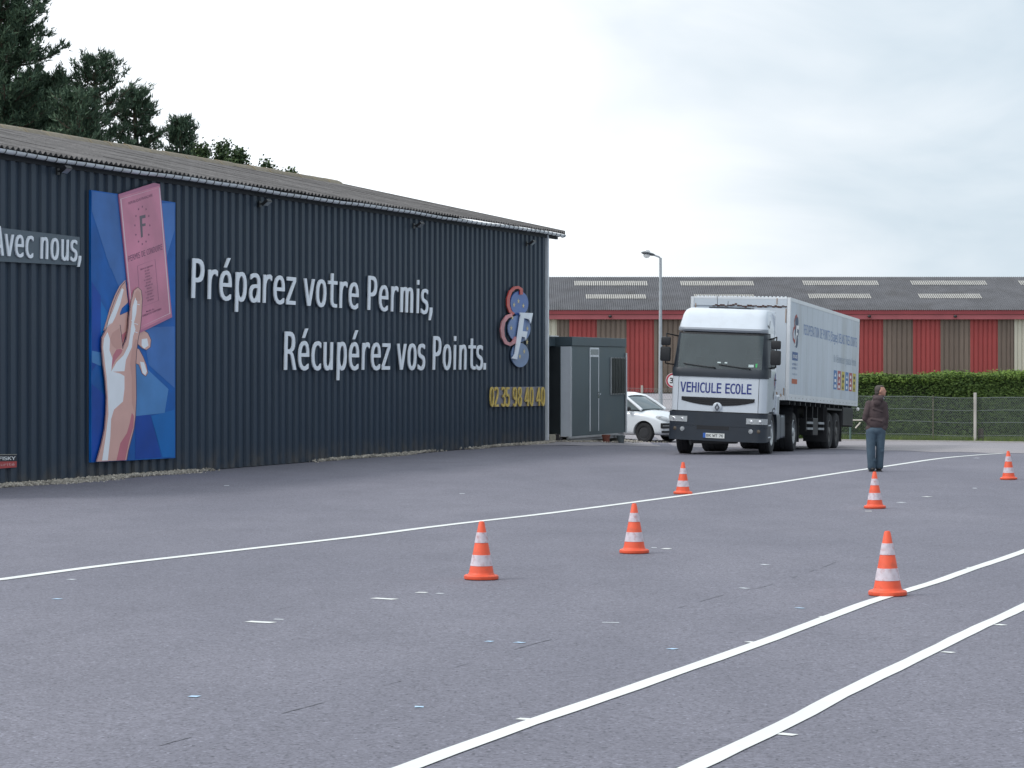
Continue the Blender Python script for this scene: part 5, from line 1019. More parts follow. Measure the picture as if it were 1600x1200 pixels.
for k in range(20):
    y = 0.4 + k*0.57; mb.lathe([(0.014, 0), (0.012, 0.006)], 8, Matrix.Translation((0.0, y, 0.07)) @ Matrix.Rotation(pi/2, 4, 'Y'))
mb.build('rivets', mat('rivet_grey', (0.25,0.22,0.2), 0.6), trailer)
# print on the side
M_FB = mat('faded_blue_print', (0.16, 0.24, 0.42), 0.6, 0.35, 7); M_FG = mat('faded_grey_print', (0.26, 0.33, 0.41), 0.6, 0.3, 7)
S = lambda y, z, o_=0.0: V((-0.002 + o_, y, z))
decal_text('lettering', 'RECUPERATION DE POINTS (Stages) DELAIS TRES COURTS', lambda u, v: S(2.05 + 9.3*u, 1.70 + 0.255*v), M_FB, trailer, 0.006)
decal_text('lettering', 'Du Vélomoteur jusqu\'au Permis', lambda u, v: S(7.1 + 4.2*u, 1.15 + 0.20*v), M_FG, trailer, 0.0)
def sq(name, y0, y1, z0, z1, m, o_=0.0, par=trailer):
    mb = MB(); mb.add([S(y0,z0,o_), S(y1,z0,o_), S(y1,z1,o_), S(y0,z1,o_)], [(0,1,2,3)]); return mb.build(name, m, par)
cols = {'b': (0.05,0.17,0.40), 'r': (0.38,0.07,0.08), 'y': (0.52,0.42,0.05)}
MC = {k: mat('strip_' + k, c, 0.5, 0.12, 6) for k, c in cols.items()}
for k, c in enumerate('brybry'):
    y0 = 7.15 + k*0.712; s = sq('pictogram_strip', y0, y0+0.57, 0.41, 0.93, MC[c])
    for j in range(3):
        mm = M_WH if c != 'y' else M_BLACK
        zc = 0.50 + j*0.155; yc = y0 + 0.285
        if (k + j) % 3 == 0: mb = MB(); mb.add([S(yc + 0.13*cos(a), zc + 0.05*sin(a), 0.0015) for a in frange(0, 2*pi*15/16, 16)], [tuple(range(16))]); mb.build('pictogram', mm, s)
        elif (k + j) % 3 == 1: sq('pictogram', yc-0.14, yc+0.14, zc-0.045, zc+0.035, mm, 0.0015, s)
        else: mb = MB(); mb.add([S(yc-0.14, zc-0.05, 0.0015), S(yc+0.14, zc-0.05, 0.0015), S(yc, zc+0.06, 0.0015)], [(0,1,2)]); mb.build('pictogram', mm, s)
# emblem on the side (ovals, curve, F)
def ell_s(name, yc, zc, ry, rz, m, o_): mb = MB(); mb.add([S(yc + ry*cos(a), zc + rz*sin(a), o_) for a in frange(0, 2*pi*23/24, 24)], [tuple(range(24))]); return mb.build(name, m, trailer)
M_SL = mat('faded_slate', (0.06,0.09,0.15), 0.6)
ell_s('emblem_oval', 0.98, 1.97, 0.24, 0.14, M_SL, 0.001); ell_s('emblem_oval', 1.0, 1.74, 0.28, 0.17, M_SL, 0.002); ell_s('emblem_oval', 0.98, 1.48, 0.22, 0.16, M_SL, 0.003)
def rib_s(pts, w, m, o_):
    mb = MB(); vs = []
    for i, p in enumerate(pts):
        a = V(pts[max(0,i-1)]); b = V(pts[min(len(pts)-1,i+1)]); t_ = (b-a).normalized(); nr = V((-t_.y, t_.x)); p = V(p)
        for s in (1, -1): q = p + nr*s*w; vs.append(S(q.x, q.y, o_))
    mb.add(vs, [(2*i, 2*i+1, 2*i+3, 2*i+2) for i in range(len(pts)-1)]); mb.build('emblem_curve', m, trailer)
rib_s([(1.0,2.07),(0.9,2.12),(0.72,2.07),(0.6,1.95),(0.66,1.86),(0.76,1.83)], 0.035, mat('faded_red', (0.35,0.08,0.07), 0.6), 0.004)
rib_s([(0.74,1.82),(0.52,1.78),(0.42,1.66),(0.5,1.52),(0.68,1.46),(0.82,1.52)], 0.04, mat('faded_red', (0.35,0.08,0.07), 0.6), 0.0045)
mb = MB(); mb.poly([S(y, z, 0.0055) for y, z in ((0.9,1.88),(1.3,1.88),(1.24,1.78),(1.05,1.80),(1.0,1.70),(1.15,1.70),(1.12,1.63),(0.97,1.64),(0.84,1.36),(0.66,1.36),(0.78,1.42))]); mb.build('emblem_letter', M_WH, trailer)
sq('notice', 0.42, 1.24, 1.0, 1.21, mat('faded_blue_box', (0.07,0.13,0.28), 0.6), 0.001); decal_text('lettering', 'STAGES', lambda u, v: S(0.52+0.62*u, 1.06 + 0.08*v, 0.003), M_WH, trailer, 0.02)
decal_text('lettering', 'permis B', lambda u, v: S(0.45+0.76*u, 0.88 + 0.07*v, 0.001), M_FB, trailer, 0.0); decal_text('lettering', 'permis C', lambda u, v: S(0.45+0.76*u, 0.78 + 0.07*v, 0.001), M_FB, trailer, 0.0); decal_text('lettering', 'caces', lambda u, v: S(0.45+0.76*u, 0.64 + 0.05*v, 0.001), M_FG, trailer, 0.0)
sq('notice', 0.42, 1.22, 0.42, 0.54, mat('faded_orange', (0.40,0.10,0.04), 0.6), 0.001)
# running gear
mb = MB(); mb.box((-1.7, 0.3, -0.10), (-1.55, TRL-0.1, -0.002)); mb.box((-0.95, 0.3, -0.10), (-0.8, TRL-0.1, -0.002)); mb.box((-1.7, 3.0, -0.42), (-1.58, 11.5, -0.101)); mb.box((-0.92, 3.0, -0.42), (-0.8, 11.5, -0.101))
for k in range(14): mb.box((-TRW+0.06, 0.5+k*0.8, -0.1), (-0.06, 0.58+k*0.8, -0.003))
mb.build('chassis', M_BLACK, trailer)
AX = (7.0, 8.25)
for y in AX:
    mb = MB(); mb.tube([(-2.2, y, -0.70), (-0.3, y, -0.70)], 0.07, 10); mb.box((-1.75,y-0.4,-0.62),(-1.55,y+0.4,-0.35)); mb.box((-0.95,y-0.4,-0.62),(-0.75,y+0.4,-0.35)); mb.build('axle', M_BLACK, trailer)
    for s, x in ((1, -0.34), (-1, -TRW+0.34)):
        gpt = trl((x, y, -1.2)); zl = (R3.inverted() @ (V((gpt.x, gpt.y, G(gpt.x, gpt.y))) - o_w)).z
        wheel(trailer, (x, y, zl + WR - 0.01), WR, 0.60, 0.30, mat('dusty_rim', (0.10,0.10,0.10), 0.7, 0.2, 5), s, 10, 0.16)
for x in (-0.55, -1.95):
    zl = -1.05; mb = MB(); mb.box((x-0.06, 3.05, -0.95), (x+0.06, 3.17, -0.1)); mb.box((x-0.13, 2.98, -0.99), (x+0.13, 3.24, -0.955)); mb.build('landing_leg', M_BLACK, trailer, 0.008)
M_RAILG = mat('side_guard_metal', (0.30,0.32,0.34), 0.5, 0.2, 4, metal=0.4)
for xs_ in (-0.10, -TRW+0.07):
    for y0, y1 in ((3.4, 4.3), (5.2, 6.15)):
        for z in (-0.56, -0.71):
            mb = MB(); mb.box((xs_, y0, z), (xs_+0.03, y1, z+0.06)); mb.build('side_guard', M_RAILG, trailer, 0.005)
    for y in (3.35, 4.35, 5.15, 6.2):
        mb = MB(); mb.box((xs_-0.02, y, -0.75), (xs_, y+0.05, -0.1)); mb.build('side_guard_post', M_BLACK, trailer)
    mb = MB(); mb.box((xs_-0.35, 4.35, -0.85), (xs_+0.02, 5.15, -0.4)); mb.build('pallet_box', M_BLACK, trailer, 0.02)
for x0_, x1_ in ((-0.66, -0.03), (-TRW+0.03, -TRW+0.66)):
    for yf_ in (6.30, 8.98):
        mb = MB(); mb.box((x0_, yf_, -1.02), (x1_, yf_+0.02, -0.1)); mb.build('mudflap', M_BLACK, trailer)
    mb = MB(); mb.box((x0_, 6.34, -0.16), (x1_, 8.95, -0.11)); mb.build('mudguard', M_BLACK, trailer)
mb = MB(); mb.box((-0.5, 9.35, -0.56), (-0.05, 11.25, -0.06)); mb.build('rear_locker', M_BLACK, trailer, 0.02)
mb = MB(); mb.box((-TRW+0.05, 9.35, -0.56), (-TRW+0.5, 11.25, -0.06)); mb.build('rear_locker', M_BLACK, trailer, 0.02)
mb = MB(); mb.box((-TRW+0.1, 11.4, -0.6), (-0.1, 11.5, -0.45)); mb.build('rear_bumper', M_BLACK, trailer, 0.01)
mb = MB(); mb.ball((0.03, 11.6, -0.08), (0.05,0.04,0.05), 10, 8); mb.build('marker_lamp', mat('marker_white', (0.8,0.8,0.78), 0.3), trailer, smooth=True)
mb = MB(); mb.box((-TRW+0.09, TRL-0.025, 0.05), (-TRW/2-0.01, TRL+0.01, TRH-0.06)); mb.box((-TRW/2+0.01, TRL-0.025, 0.05), (-0.09, TRL+0.01, TRH-0.06)); mb.build('rear_door', M_BOXT, trailer)

# ---- white hatchback behind the cabin corner
CRX, CRY, CRZ = 5.14, 78.4, rad(-33)       # front centre of the car; local +x = forward
M_CARW = mat('car_white', (0.72, 0.76, 0.80), 0.25, 0.02, 1, coat=0.6)
car = thing('white_hatchback', (CRX, CRY, G(CRX, CRY)), 'small white hatchback half hidden between the grey cabin and the lorry', 'car', CRZ)
CW = 0.84
# local: x forward (0 = front bumper, -3.8 = tail), y left, z up ; near side faces -y
st = [  # x, halfwidth low, halfwidth shoulder, z sill, z shoulder, z top(bonnet / deck), round
 (0.0, 0.42, 0.40, 0.36, 0.50, 0.56), (-0.05, 0.62, 0.58, 0.26, 0.58, 0.68), (-0.16, 0.76, 0.70, 0.22, 0.66, 0.78), (-0.35, 0.82, 0.77, 0.22, 0.74, 0.86), (-0.70, 0.84, 0.80, 0.22, 0.84, 0.96), (-1.05, 0.84, 0.80, 0.22, 0.90, 1.02),
 (-1.30, 0.84, 0.80, 0.22, 0.92, 1.03), (-1.8, 0.84, 0.80, 0.22, 0.93, 1.03), (-2.6, 0.84, 0.80, 0.22, 0.95, 1.04), (-3.3, 0.84, 0.79, 0.24, 0.98, 1.06), (-3.65, 0.80, 0.74, 0.28, 0.98, 1.05), (-3.78, 0.70, 0.62, 0.34, 0.92, 0.98)]
mb = MB(); vs = []; 
for x, wl_, ws_, zs, zh_, ztp in st:
    half = [(wl_*0.55, zs), (wl_*0.93, zs+0.01), (wl_, zs+0.10), (wl_+0.005, (zs+zh_)/2), (ws_+0.035, zh_-0.06), (ws_, zh_), (ws_*0.86, zh_+(ztp-zh_)*0.62), (ws_*0.5, ztp-0.012), (0, ztp)]
    ring = [(-a, b) for a, b in half] + [(a, b) for a, b in reversed(half[:-1])]
    vs += [V((x, a, b)) for a, b in ring]
k = 17; fs = [(j*k+i, (j+1)*k+i, (j+1)*k+(i+1)%k, j*k+(i+1)%k) for j in range(len(st)-1) for i in range(k)] + [tuple(range(k)), tuple((len(st)-1)*k+i for i in range(k-1,-1,-1))]
mb.add(vs, fs); body = mb.build('body', M_CARW, None, smooth=True)
ss = body.modifiers.new('s', 'SUBSURF'); ss.levels = 2; ss.render_levels = 2
WFX, WRX, CR = -0.80, -3.15, 0.30
cut = MB()
for x in (WFX, WRX): cut.lathe([(0.365, -1.2), (0.365, 1.2)], 40, Matrix.Translation((x, 0, CR+0.01)) @ Matrix.Rotation(pi/2, 4, 'X'))
cutter = cut.build('cut', None, None)
bo = body.modifiers.new('b', 'BOOLEAN'); bo.operation = 'DIFFERENCE'; bo.object = cutter; bo.solver = 'EXACT'
dg = bpy.context.evaluated_depsgraph_get(); dg.update(); me = bpy.data.meshes.new_from_object(body.evaluated_get(dg)); bpy.data.objects.remove(body); bpy.data.objects.remove(cutter)
me.materials.clear(); me.materials.append(M_CARW)
for p_ in me.polygons: p_.use_smooth = True
bmx = bmesh.new(); bmx.from_mesh(me)
for e in bmx.edges:
    if len(e.link_faces) == 2 and e.calc_face_angle(0) > 0.6: e.smooth = False
bmx.to_mesh(me); bmx.free()
body = link_mesh('body', me, car)
mb = MB(); mb.box((-3.5, -0.70, 0.24), (-0.3, 0.70, 0.8)); mb.build('underbody', M_BLACK, car)
# greenhouse: dark glass volume with white roof and pillars
gst = [(-0.95, 0.73, 1.00, 0.72, 1.005), (-1.55, 0.755, 1.00, 0.60, 1.40), (-1.95, 0.76, 1.00, 0.57, 1.475), (-2.7, 0.76, 1.0, 0.56, 1.49), (-3.4, 0.73, 1.0, 0.54, 1.40), (-3.72, 0.66, 1.0, 0.55, 1.06)]
mb = MB(); vs = []
for x, w0, z0, w1, z1 in gst: vs += [V((x, -w0, z0)), V((x, -w1, z1)), V((x, -w1*0.5, z1+0.02)), V((x, 0, z1+0.026)), V((x, w1*0.5, z1+0.02)), V((x, w1, z1)), V((x, w0, z0))]
k = 7; mb.add(vs, [(j*k+i, (j+1)*k+i, (j+1)*k+i+1, j*k+i+1) for j in range(len(gst)-1) for i in range(k-1)] + [tuple(range(k)), tuple((len(gst)-1)*k+i for i in range(k-1,-1,-1))])
M_CG = mat('car_glass', (0.07, 0.10, 0.11), 0.08, 0.2, 2)
mb.build('windows', M_CG, car, smooth=True)
for s in (-1, 1):
    mb = MB(); pts = [(-0.93, s*0.735, 1.0), (-1.25, s*0.70, 1.22), (-1.56, s*0.615, 1.41), (-1.95, s*0.58, 1.485), (-2.7, s*0.57, 1.50), (-3.4, s*0.55, 1.41), (-3.72, s*0.60, 1.07)]
    mb.tube(pts, [0.05,0.045,0.045,0.045,0.045,0.055,0.07], 8); mb.tube([(-2.30, s*0.785, 0.98), (-2.34, s*0.60, 1.47)], 0.035, 8); mb.build('window_pillar', M_CARW, car, smooth=True)
    mb = MB(); mb.ball((-1.30, s*0.90, 1.03), (0.07, 0.10, 0.075), 14, 10); mb.tube([(-1.3, s*0.76, 0.99), (-1.3, s*0.88, 1.01)], 0.02, 6); mb.build('wing_mirror', M_BLACK, car, smooth=True)
    mb = MB(); mb.ball((-0.22, s*0.64, 0.735), (0.24, 0.095, 0.075), 16, 10, Matrix.Rotation(-s*0.45, 3, 'Z') @ Matrix.Rotation(0.25, 3, 'Y')); mb.build('headlight', M_LAMP, car, smooth=True)
mb = MB(); vs = []
for x, w0, z0, w1, z1 in gst[1:5]: vs += [V((x, -w1-0.02, z1+0.0)), V((x, -w1*0.5, z1+0.038)), V((x, 0, z1+0.046)), V((x, w1*0.5, z1+0.038)), V((x, w1+0.02, z1+0.0))]
mb.add(vs, [(j*5+i, (j+1)*5+i, (j+1)*5+i+1, j*5+i+1) for j in range(3) for i in range(4)]); mb.build('roof', M_CARW, car, smooth=True)
for x in (WFX, WRX):
    for s in (-1, 1):
        Mx = Matrix.Rotation(pi/2, 4, 'X') if s < 0 else Matrix.Rotation(-pi/2, 4, 'X')
        mb = MB(); h = 0.095; mb.lathe([(0.2, -h), (0.28, -h), (0.30, -h*0.6), (0.30, h*0.6), (0.28, h), (0.2, h*0.95)], 36, Mx, cap=False); w_ = mb.build('wheel', M_TYRE, car, smooth=True, loc=(x, s*0.735, CR))
        mb = MB(); mb.lathe([(0.205, h*0.3), (0.20, h*0.98), (0.18, h*0.7), (0.11, h*0.85), (0.05, h*0.75), (0.01, h*0.8)], 30, Mx); mb.build('rim', mat('black_steel_rim', (0.03,0.032,0.036), 0.45), w_, smooth=True)
def arc_patch(name, y0, y1, z0, z1, xo, m):
    mb = MB(); vs = []
    for z in (z0, z1):
        for y in frange(y0, y1, 9): vs.append(V((xo - 0.17*abs(y/0.76)**5, y, z)))
    for z in (z0, z1):
        for y in frange(y0, y1, 9): vs.append(V((xo - 0.06 - 0.17*abs(y/0.76)**5, y, z)))
    f = [(i, i+1, 10+i, 9+i) for i in range(8)]; mb.add(vs, f + [(18+i, 27+i, 28+i, 19+i) for i in range(8)] + [(i, 18+i, 19+i, i+1) for i in range(8)] + [(9+i, 10+i, 28+i, 27+i) for i in range(8)] + [(0,9,27,18),(8,26,35,17)]); mb.build(name, m, car, smooth=True)
arc_patch('grille', -0.80, 0.80, 0.44, 0.60, 0.06, M_BLACK); arc_patch('air_intake', -0.78, 0.78, 0.30, 0.37, 0.055, M_BLACK); arc_patch('chrome_bar', -0.79, 0.79, 0.51, 0.53, 0.072, M_STEEL)
arc_patch('splitter', -0.72, 0.72, 0.20, 0.235, 0.03, M_BLACK)

# ------------------------------------------------------------------ cones
M_ORG = mat('cone_orange', (0.74, 0.095, 0.038), 0.55, 0.12, 8, dirt=(0.38,0.09,0.05), dirt_amt=0.6, dirt_scale=9)
M_BAND = mat('cone_band_worn', (0.55, 0.49, 0.54), 0.6, 0.15, 20, dirt=(0.42,0.22,0.22), dirt_amt=0.8, dirt_scale=16)
def make_cone():
    r = lambda z: 0.112 - (0.112-0.023)*(z-0.03)/(0.47)
    t = thing('traffic_cone', (0,0,0), 'x', 'traffic cone', group='orange traffic cones on the asphalt')
    mb = MB(); mb.lathe([(0.148, 0.0), (0.152, 0.006), (0.150, 0.028), (0.140, 0.036), (0.118, 0.040), (r(0.05), 0.055), (r(0.05)-0.02, 0.055)], 36); mb.build('base', M_ORG, t, smooth=True)
    mb = MB(); mb.lathe([(r(0.045), 0.05), (r(0.49), 0.49), (0.018, 0.50), (0.014, 0.492)], 32); mb.build('cone_body', M_ORG, t, smooth=True)
    for z0, z1 in ((0.115, 0.21), (0.315, 0.405)):
        mb = MB(); mb.lathe([(r(z0)+0.001, z0), (r(z0)+0.003, z0+0.001), (r(z1)+0.003, z1-0.001), (r(z1)+0.001, z1)], 32, cap=False); mb.build('reflective_band', M_BAND, t, smooth=True)
    return t
def copy_tree(o, parent=None):
    c = o.copy(); COL.objects.link(c); c.parent = parent
    for ch in o.children: copy_tree(ch, c)
    return c
cone0 = make_cone(); usedc = False
for px, py, s, rz, lb in ((752, 905.5, 1.0, 0.3, 'orange and white cone left of the others, alone in the middle of the foreground'),
                       (991, 864.5, 1.0, 1.2, 'orange and white cone with a short white dash beside its base'),
                       (1387, 930.5, 1.02, 2.2, 'nearest orange and white cone, standing on the white line at the right'),
                       (1367, 794.5, 1.02, 0.9, 'orange and white cone in line with the walking man\'s feet'),
                       (1067, 772, 1.0, 4.0, 'small orange and white cone standing on the long white line in front of the lorry'),
                       (1576, 749.5, 1.02, 5.1, 'orange and white cone at the right edge by the end of the white line')):
    c = cone0 if not usedc else copy_tree(cone0); usedc = True
    p = gp(px, py); c.location = p + V((0,0,0.006)); c.scale = (s, s, s); c.rotation_euler = (rad(rnd.uniform(-0.8,0.8)), rad(rnd.uniform(-0.8,0.8)), rz); c['label'] = lb

# ------------------------------------------------------------------ walking man
pp = gp(1368, 737); man = thing('person', pp, 'man in a dark brown hooded jacket and blue jeans seen from behind, looking right', 'person', 0.0)
def X(px): return (px - 1368)/80.5
M_JKT = mat('brown_jacket', (0.062, 0.042, 0.044), 0.85, 0.2, 6, bump=0.5, bscale=9); M_JEAN = mat('blue_jeans', (0.050, 0.082, 0.115), 0.85, 0.2, 5, dirt=(0.10,0.15,0.19), dirt_amt=0.5, dirt_scale=4, bump=0.4, bscale=12); man.scale = (1.07, 1.07, 1.0)
M_SHOE = mat('dark_shoe', (0.02,0.018,0.018), 0.6)
Rz = lambda a: Matrix.Rotation(a, 3, 'Z')
def hand_prims(w, d, sgn):
    w = V(w); d = V(d).normalized(); sd = d.cross(V((0,1,0))).normalized(); pr = [('e', w + d*0.04, (0.036,0.020,0.048))]
    for k, ln in enumerate((0.062, 0.070, 0.066, 0.052)):
        b = w + d*0.078 + sd*(k-1.5)*0.019; m_ = b + d*ln*0.5 + V((0,0.006,0)); pr += [('c', b, 0.0095, m_, 0.009), ('c', m_, 0.009, m_ + d*ln*0.42 + V((0,0.018,0)), 0.008)]
    b = w + d*0.025 - sd*0.030*sgn; pr += [('c', b, 0.012, b + d*0.035 - sd*0.022*sgn, 0.0105), ('c', b + d*0.035 - sd*0.022*sgn, 0.0105, b + d*0.062 - sd*0.024*sgn, 0.009)]
    return pr
hx = 0.088
blob('body', [
    ('e', (0.0, 0.03, 0.92), (0.115, 0.085, 0.12)), ('e', (0.01, 0.03, 1.12), (0.135, 0.095, 0.19)), ('e', (0.02, 0.03, 1.28), (0.145, 0.095, 0.12)),
    ('c', (0.045, 0.03, 1.38), 0.058, (0.075, 0.035, 1.48), 0.056),
    ('e', (hx+0.005, 0.04, 1.572), (0.088, 0.074, 0.104)), ('e', (hx+0.035, 0.037, 1.53), (0.060, 0.055, 0.068)), ('e', (hx+0.098, 0.035, 1.555), (0.020, 0.013, 0.022)), ('e', (hx+0.088, 0.035, 1.512), (0.014, 0.022, 0.010)), ('e', (hx+0.080, 0.035, 1.485), (0.020, 0.022, 0.018)), ('e', (hx+0.084, 0.035, 1.595), (0.014, 0.045, 0.012)),
    ('e', (hx-0.002, -0.038, 1.555), (0.018, 0.012, 0.030)), ('e', (hx-0.002, 0.112, 1.555), (0.018, 0.012, 0.030)),
    ('c', (-0.12, 0.02, 1.31), 0.048, (-0.18, -0.01, 1.08), 0.038), ('c', (-0.18, -0.01, 1.08), 0.038, (-0.08, 0.09, 0.96), 0.026),
    ('c', (0.155, 0.02, 1.30), 0.048, (0.188, 0.01, 1.06), 0.038), ('c', (0.188, 0.01, 1.06), 0.038, (0.165, 0.09, 0.88), 0.026),
    ('c', (-0.070, 0.03, 0.88), 0.060, (-0.075, 0.02, 0.47), 0.055), ('c', (-0.075, 0.02, 0.47), 0.055, (-0.055, 0.02, 0.08), 0.038),
    ('c', (0.075, 0.03, 0.88), 0.060, (0.078, 0.05, 0.47), 0.055), ('c', (0.078, 0.05, 0.47), 0.055, (0.072, 0.10, 0.09), 0.038),
    ('e', (-0.055, 0.05, 0.045), (0.04,0.10,0.04)), ('e', (0.08, 0.15, 0.05), (0.04,0.10,0.04))]
    + hand_prims((-0.075,0.09,0.955), (0.8,0.1,-0.3), 1) + hand_prims((0.15,0.10,0.88), (-0.75,0.2,-0.5), -1), M_SKIN, man, 0.009, 3)
blob('hair', [('e', (hx-0.032, 0.038, 1.590), (0.070, 0.079, 0.088)), ('e', (hx-0.045, 0.038, 1.535), (0.052, 0.068, 0.060)), ('e', (hx+0.02, 0.038, 1.652), (0.050,0.056,0.026))], M_HAIR, man, 0.009, 3)
blob('jacket', [
    ('e', (0.015, 0.03, 1.27), (0.165, 0.118, 0.13)), ('e', (0.045, 0.03, 1.37), (0.11, 0.09, 0.075)), ('e', (0.005, 0.025, 1.12), (0.162, 0.122, 0.20)), ('e', (0.01, 0.025, 0.96), (0.176, 0.128, 0.17)),
    ('c', (-0.105, 0.03, 0.835), 0.075, (0.125, 0.03, 0.84), 0.078), ('c', (-0.07, 0.08, 0.84), 0.07, (0.10, 0.08, 0.84), 0.07), ('c', (-0.08, 0.02, 0.98), 0.10, (0.10, 0.02, 0.98), 0.10),
    ('c', (-0.115, 0.02, 1.315), 0.068, (-0.175, -0.02, 1.12), 0.056), ('c', (-0.175, -0.02, 1.12), 0.056, (-0.19, 0.0, 1.03), 0.054), ('c', (-0.19, 0.0, 1.03), 0.054, (-0.13, 0.15, 0.98), 0.048),
    ('c', (0.155, 0.02, 1.305), 0.068, (0.190, 0.01, 1.06), 0.056), ('c', (0.190, 0.01, 1.06), 0.056, (0.178, 0.07, 0.86), 0.052),
    ('e', (0.04, -0.066, 1.41), (0.10, 0.055, 0.06)), ('e', (0.015, -0.095, 1.335), (0.07, 0.036, 0.06)), ('c', (-0.01, 0.0, 1.45), 0.045, (0.12, 0.0, 1.45), 0.040), ('c', (0.12,0.08,1.42), 0.042, (0.0,0.08,1.42), 0.042),
    ('c', (-0.09, -0.085, 1.02), 0.020, (0.10, -0.095, 0.98), 0.018), ('c', (-0.06, -0.09, 1.22), 0.016, (0.12, -0.08, 1.16), 0.014)], M_JKT, man, 0.010, 2)
mb = MB(); mb.tube([(0.135, -0.03, 1.425), (0.15, 0.05, 1.42), (0.13, 0.10, 1.425)], 0.018, 8); mb.build('shirt_collar', mat('pale_collar', (0.35,0.36,0.45), 0.8), man, smooth=True)
blob('jeans', [
    ('e', (0.005, 0.03, 0.80), (0.168, 0.118, 0.12)), ('c', (-0.078, 0.02, 0.78), 0.098, (-0.085, 0.01, 0.46), 0.080), ('c', (-0.085, 0.01, 0.46), 0.080, (-0.068, 0.02, 0.12), 0.074), ('c', (-0.068,0.02,0.12), 0.074, (-0.066,0.03,0.09), 0.078),
    ('c', (0.092, 0.03, 0.78), 0.096, (0.092, 0.045, 0.46), 0.076), ('c', (0.092, 0.045, 0.46), 0.076, (0.080, 0.09, 0.13), 0.072), ('c', (0.080, 0.09, 0.13), 0.072, (0.082, 0.10, 0.10), 0.076),
    ('e', (-0.115,0.02,0.5), (0.05,0.075,0.08)), ('e', (-0.035,0.0,0.22), (0.05,0.06,0.05)), ('e', (0.12,0.03,0.40), (0.04,0.06,0.06))], M_JEAN, man, 0.010, 2)
for x, y in ((-0.055, 0.05), (0.080, 0.15)):
    mb = MB(); mb.ball((x, y, 0.052), (0.052, 0.135, 0.045), 16, 10); mb.box((x-0.048, y-0.13, 0.0), (x+0.048, y+0.13, 0.022)); mb.build('shoe', M_SHOE, man, 0.006, smooth=True)

# ------------------------------------------------------------------ street lamp, sign
LYY = 108.0; lp = at(1032, 640, LYY); lx = lp.x; lg_ = G(lx, LYY)
lamp = thing('street_lamp', (lx, LYY, lg_), 'tall thin grey street lamp with a globe lantern on a short arm', 'street lamp')
lh = at(1032, 403, LYY).z - lg_
M_GALV = mat('galvanised_pole', (0.36, 0.39, 0.42), 0.5, 0.1, 3, metal=0.3)
mb = MB(); mb.tube([(0,0,0), (0,0,1.0), (0,0,lh)], [0.11, 0.085, 0.055], 12); mb.lathe([(0.16,0),(0.16,0.03),(0.12,0.06)], 12); mb.build('pole', M_GALV, lamp, smooth=True)
mb = MB(); mb.tube([(0,0,lh-0.03), (-0.06,0,lh+0.04), (-0.30,0,lh+0.13)], 0.035, 8); mb.build('arm', M_GALV, lamp, smooth=True)
mb = MB(); mb.ball((-0.42, 0, lh+0.16), (0.20, 0.10, 0.065), 16, 8, Matrix.Rotation(rad(12), 3, 'Y')); mb.ball((-0.60, 0, lh+0.20), (0.22, 0.17, 0.07), 18, 8, Matrix.Rotation(rad(8), 3, 'Y')); mb.build('lantern_housing', mat('lantern_dark', (0.06,0.07,0.08), 0.4), lamp, smooth=True)
mb = MB(); mb.ball((-0.58, 0, lh+0.13), (0.15, 0.14, 0.14), 18, 12); mb.build('globe', M_LAMP, lamp, smooth=True)
mb = MB(); mb.ball((-0.58, 0, lh+0.26), (0.15, 0.14, 0.08), 18, 12); mb.build('globe_cap', M_LAMP, lamp, smooth=True)
SY = 92.0; sc_ = at(1052, 594.5, SY); sg = G(sc_.x, SY)
sign = thing('speed_limit_sign', (sc_.x, SY, sg), 'round white speed limit sign with a red rim, mostly hidden behind the lorry cab', 'road sign')
mb = MB(); mb.tube([(0,0.02,0), (0,0.02,sc_.z-sg+0.2)], 0.03, 8); mb.build('post', M_GALV, sign, smooth=True)
rX = Matrix.Rotation(pi/2, 4, 'X')
def disc(r, y, m, nm): mb = MB(); mb.lathe([(r, 0), (r, 0.006)], 32, Matrix.Translation((0, y, sc_.z-sg)) @ rX); mb.build(nm, m, sign)
disc(0.275, -0.02, M_WH, 'disc'); disc(0.262, -0.0265, mat('sign_rim_red', (0.42,0.04,0.06), 0.4), 'rim'); disc(0.20, -0.033, M_WH, 'face')
decal_text('lettering', '30', lambda u, v: V((-0.13 + 0.26*u, -0.0405, sc_.z-sg-0.09 + 0.18*v)), M_BLACK, sign, 0.03)

# ------------------------------------------------------------------ hedge, fences, grass
def foliage_mat(name, cols, tr=0.0):
    m = bpy.data.materials.new(name); m.use_nodes = True; t = m.node_tree; b = t.nodes['Principled BSDF']
    g = t.nodes.new('ShaderNodeNewGeometry'); n = t.nodes.new('ShaderNodeTexNoise'); n.inputs['Scale'].default_value = 1.4; n.inputs['Detail'].default_value = 4; t.links.new(g.outputs['Position'], n.inputs[0])
    r = mth(t, 'ADD', mth(t, 'MULTIPLY', g.outputs['Random Per Island'], 0.6), mth(t, 'MULTIPLY', n.outputs[0], 0.5))
    c = mixc(t, maprange(t, r, 0.25, 0.85, 0, 1), cols[0], cols[1]); t.links.new(c, b.inputs['Base Color']); b.inputs['Roughness'].default_value = 0.7; b.inputs['Specular IOR Level'].default_value = 0.25
    return m
M_HEDGE = foliage_mat('hedge_leaves', ((0.034, 0.066, 0.017), (0.098, 0.155, 0.036))); M_HTOP = foliage_mat('hedge_top_leaves', ((0.07, 0.13, 0.022), (0.16, 0.24, 0.045)))  # leaves on top coloured paler than those on the face
M_GRASS = foliage_mat('grass_blades', ((0.08, 0.13, 0.03), (0.17, 0.22, 0.06)))
HY0 = 82.5; hx0, hx1 = at(1180, 600, HY0).x, at(1760, 600, HY0).x; hgz = G(12, HY0); htop = at(0, 583.5, HY0).z
hedge = thing('clipped_hedge', ((hx0+hx1)/2, HY0, hgz), 'long clipped green hedge with lighter top leaves behind the wire fence', 'hedge')
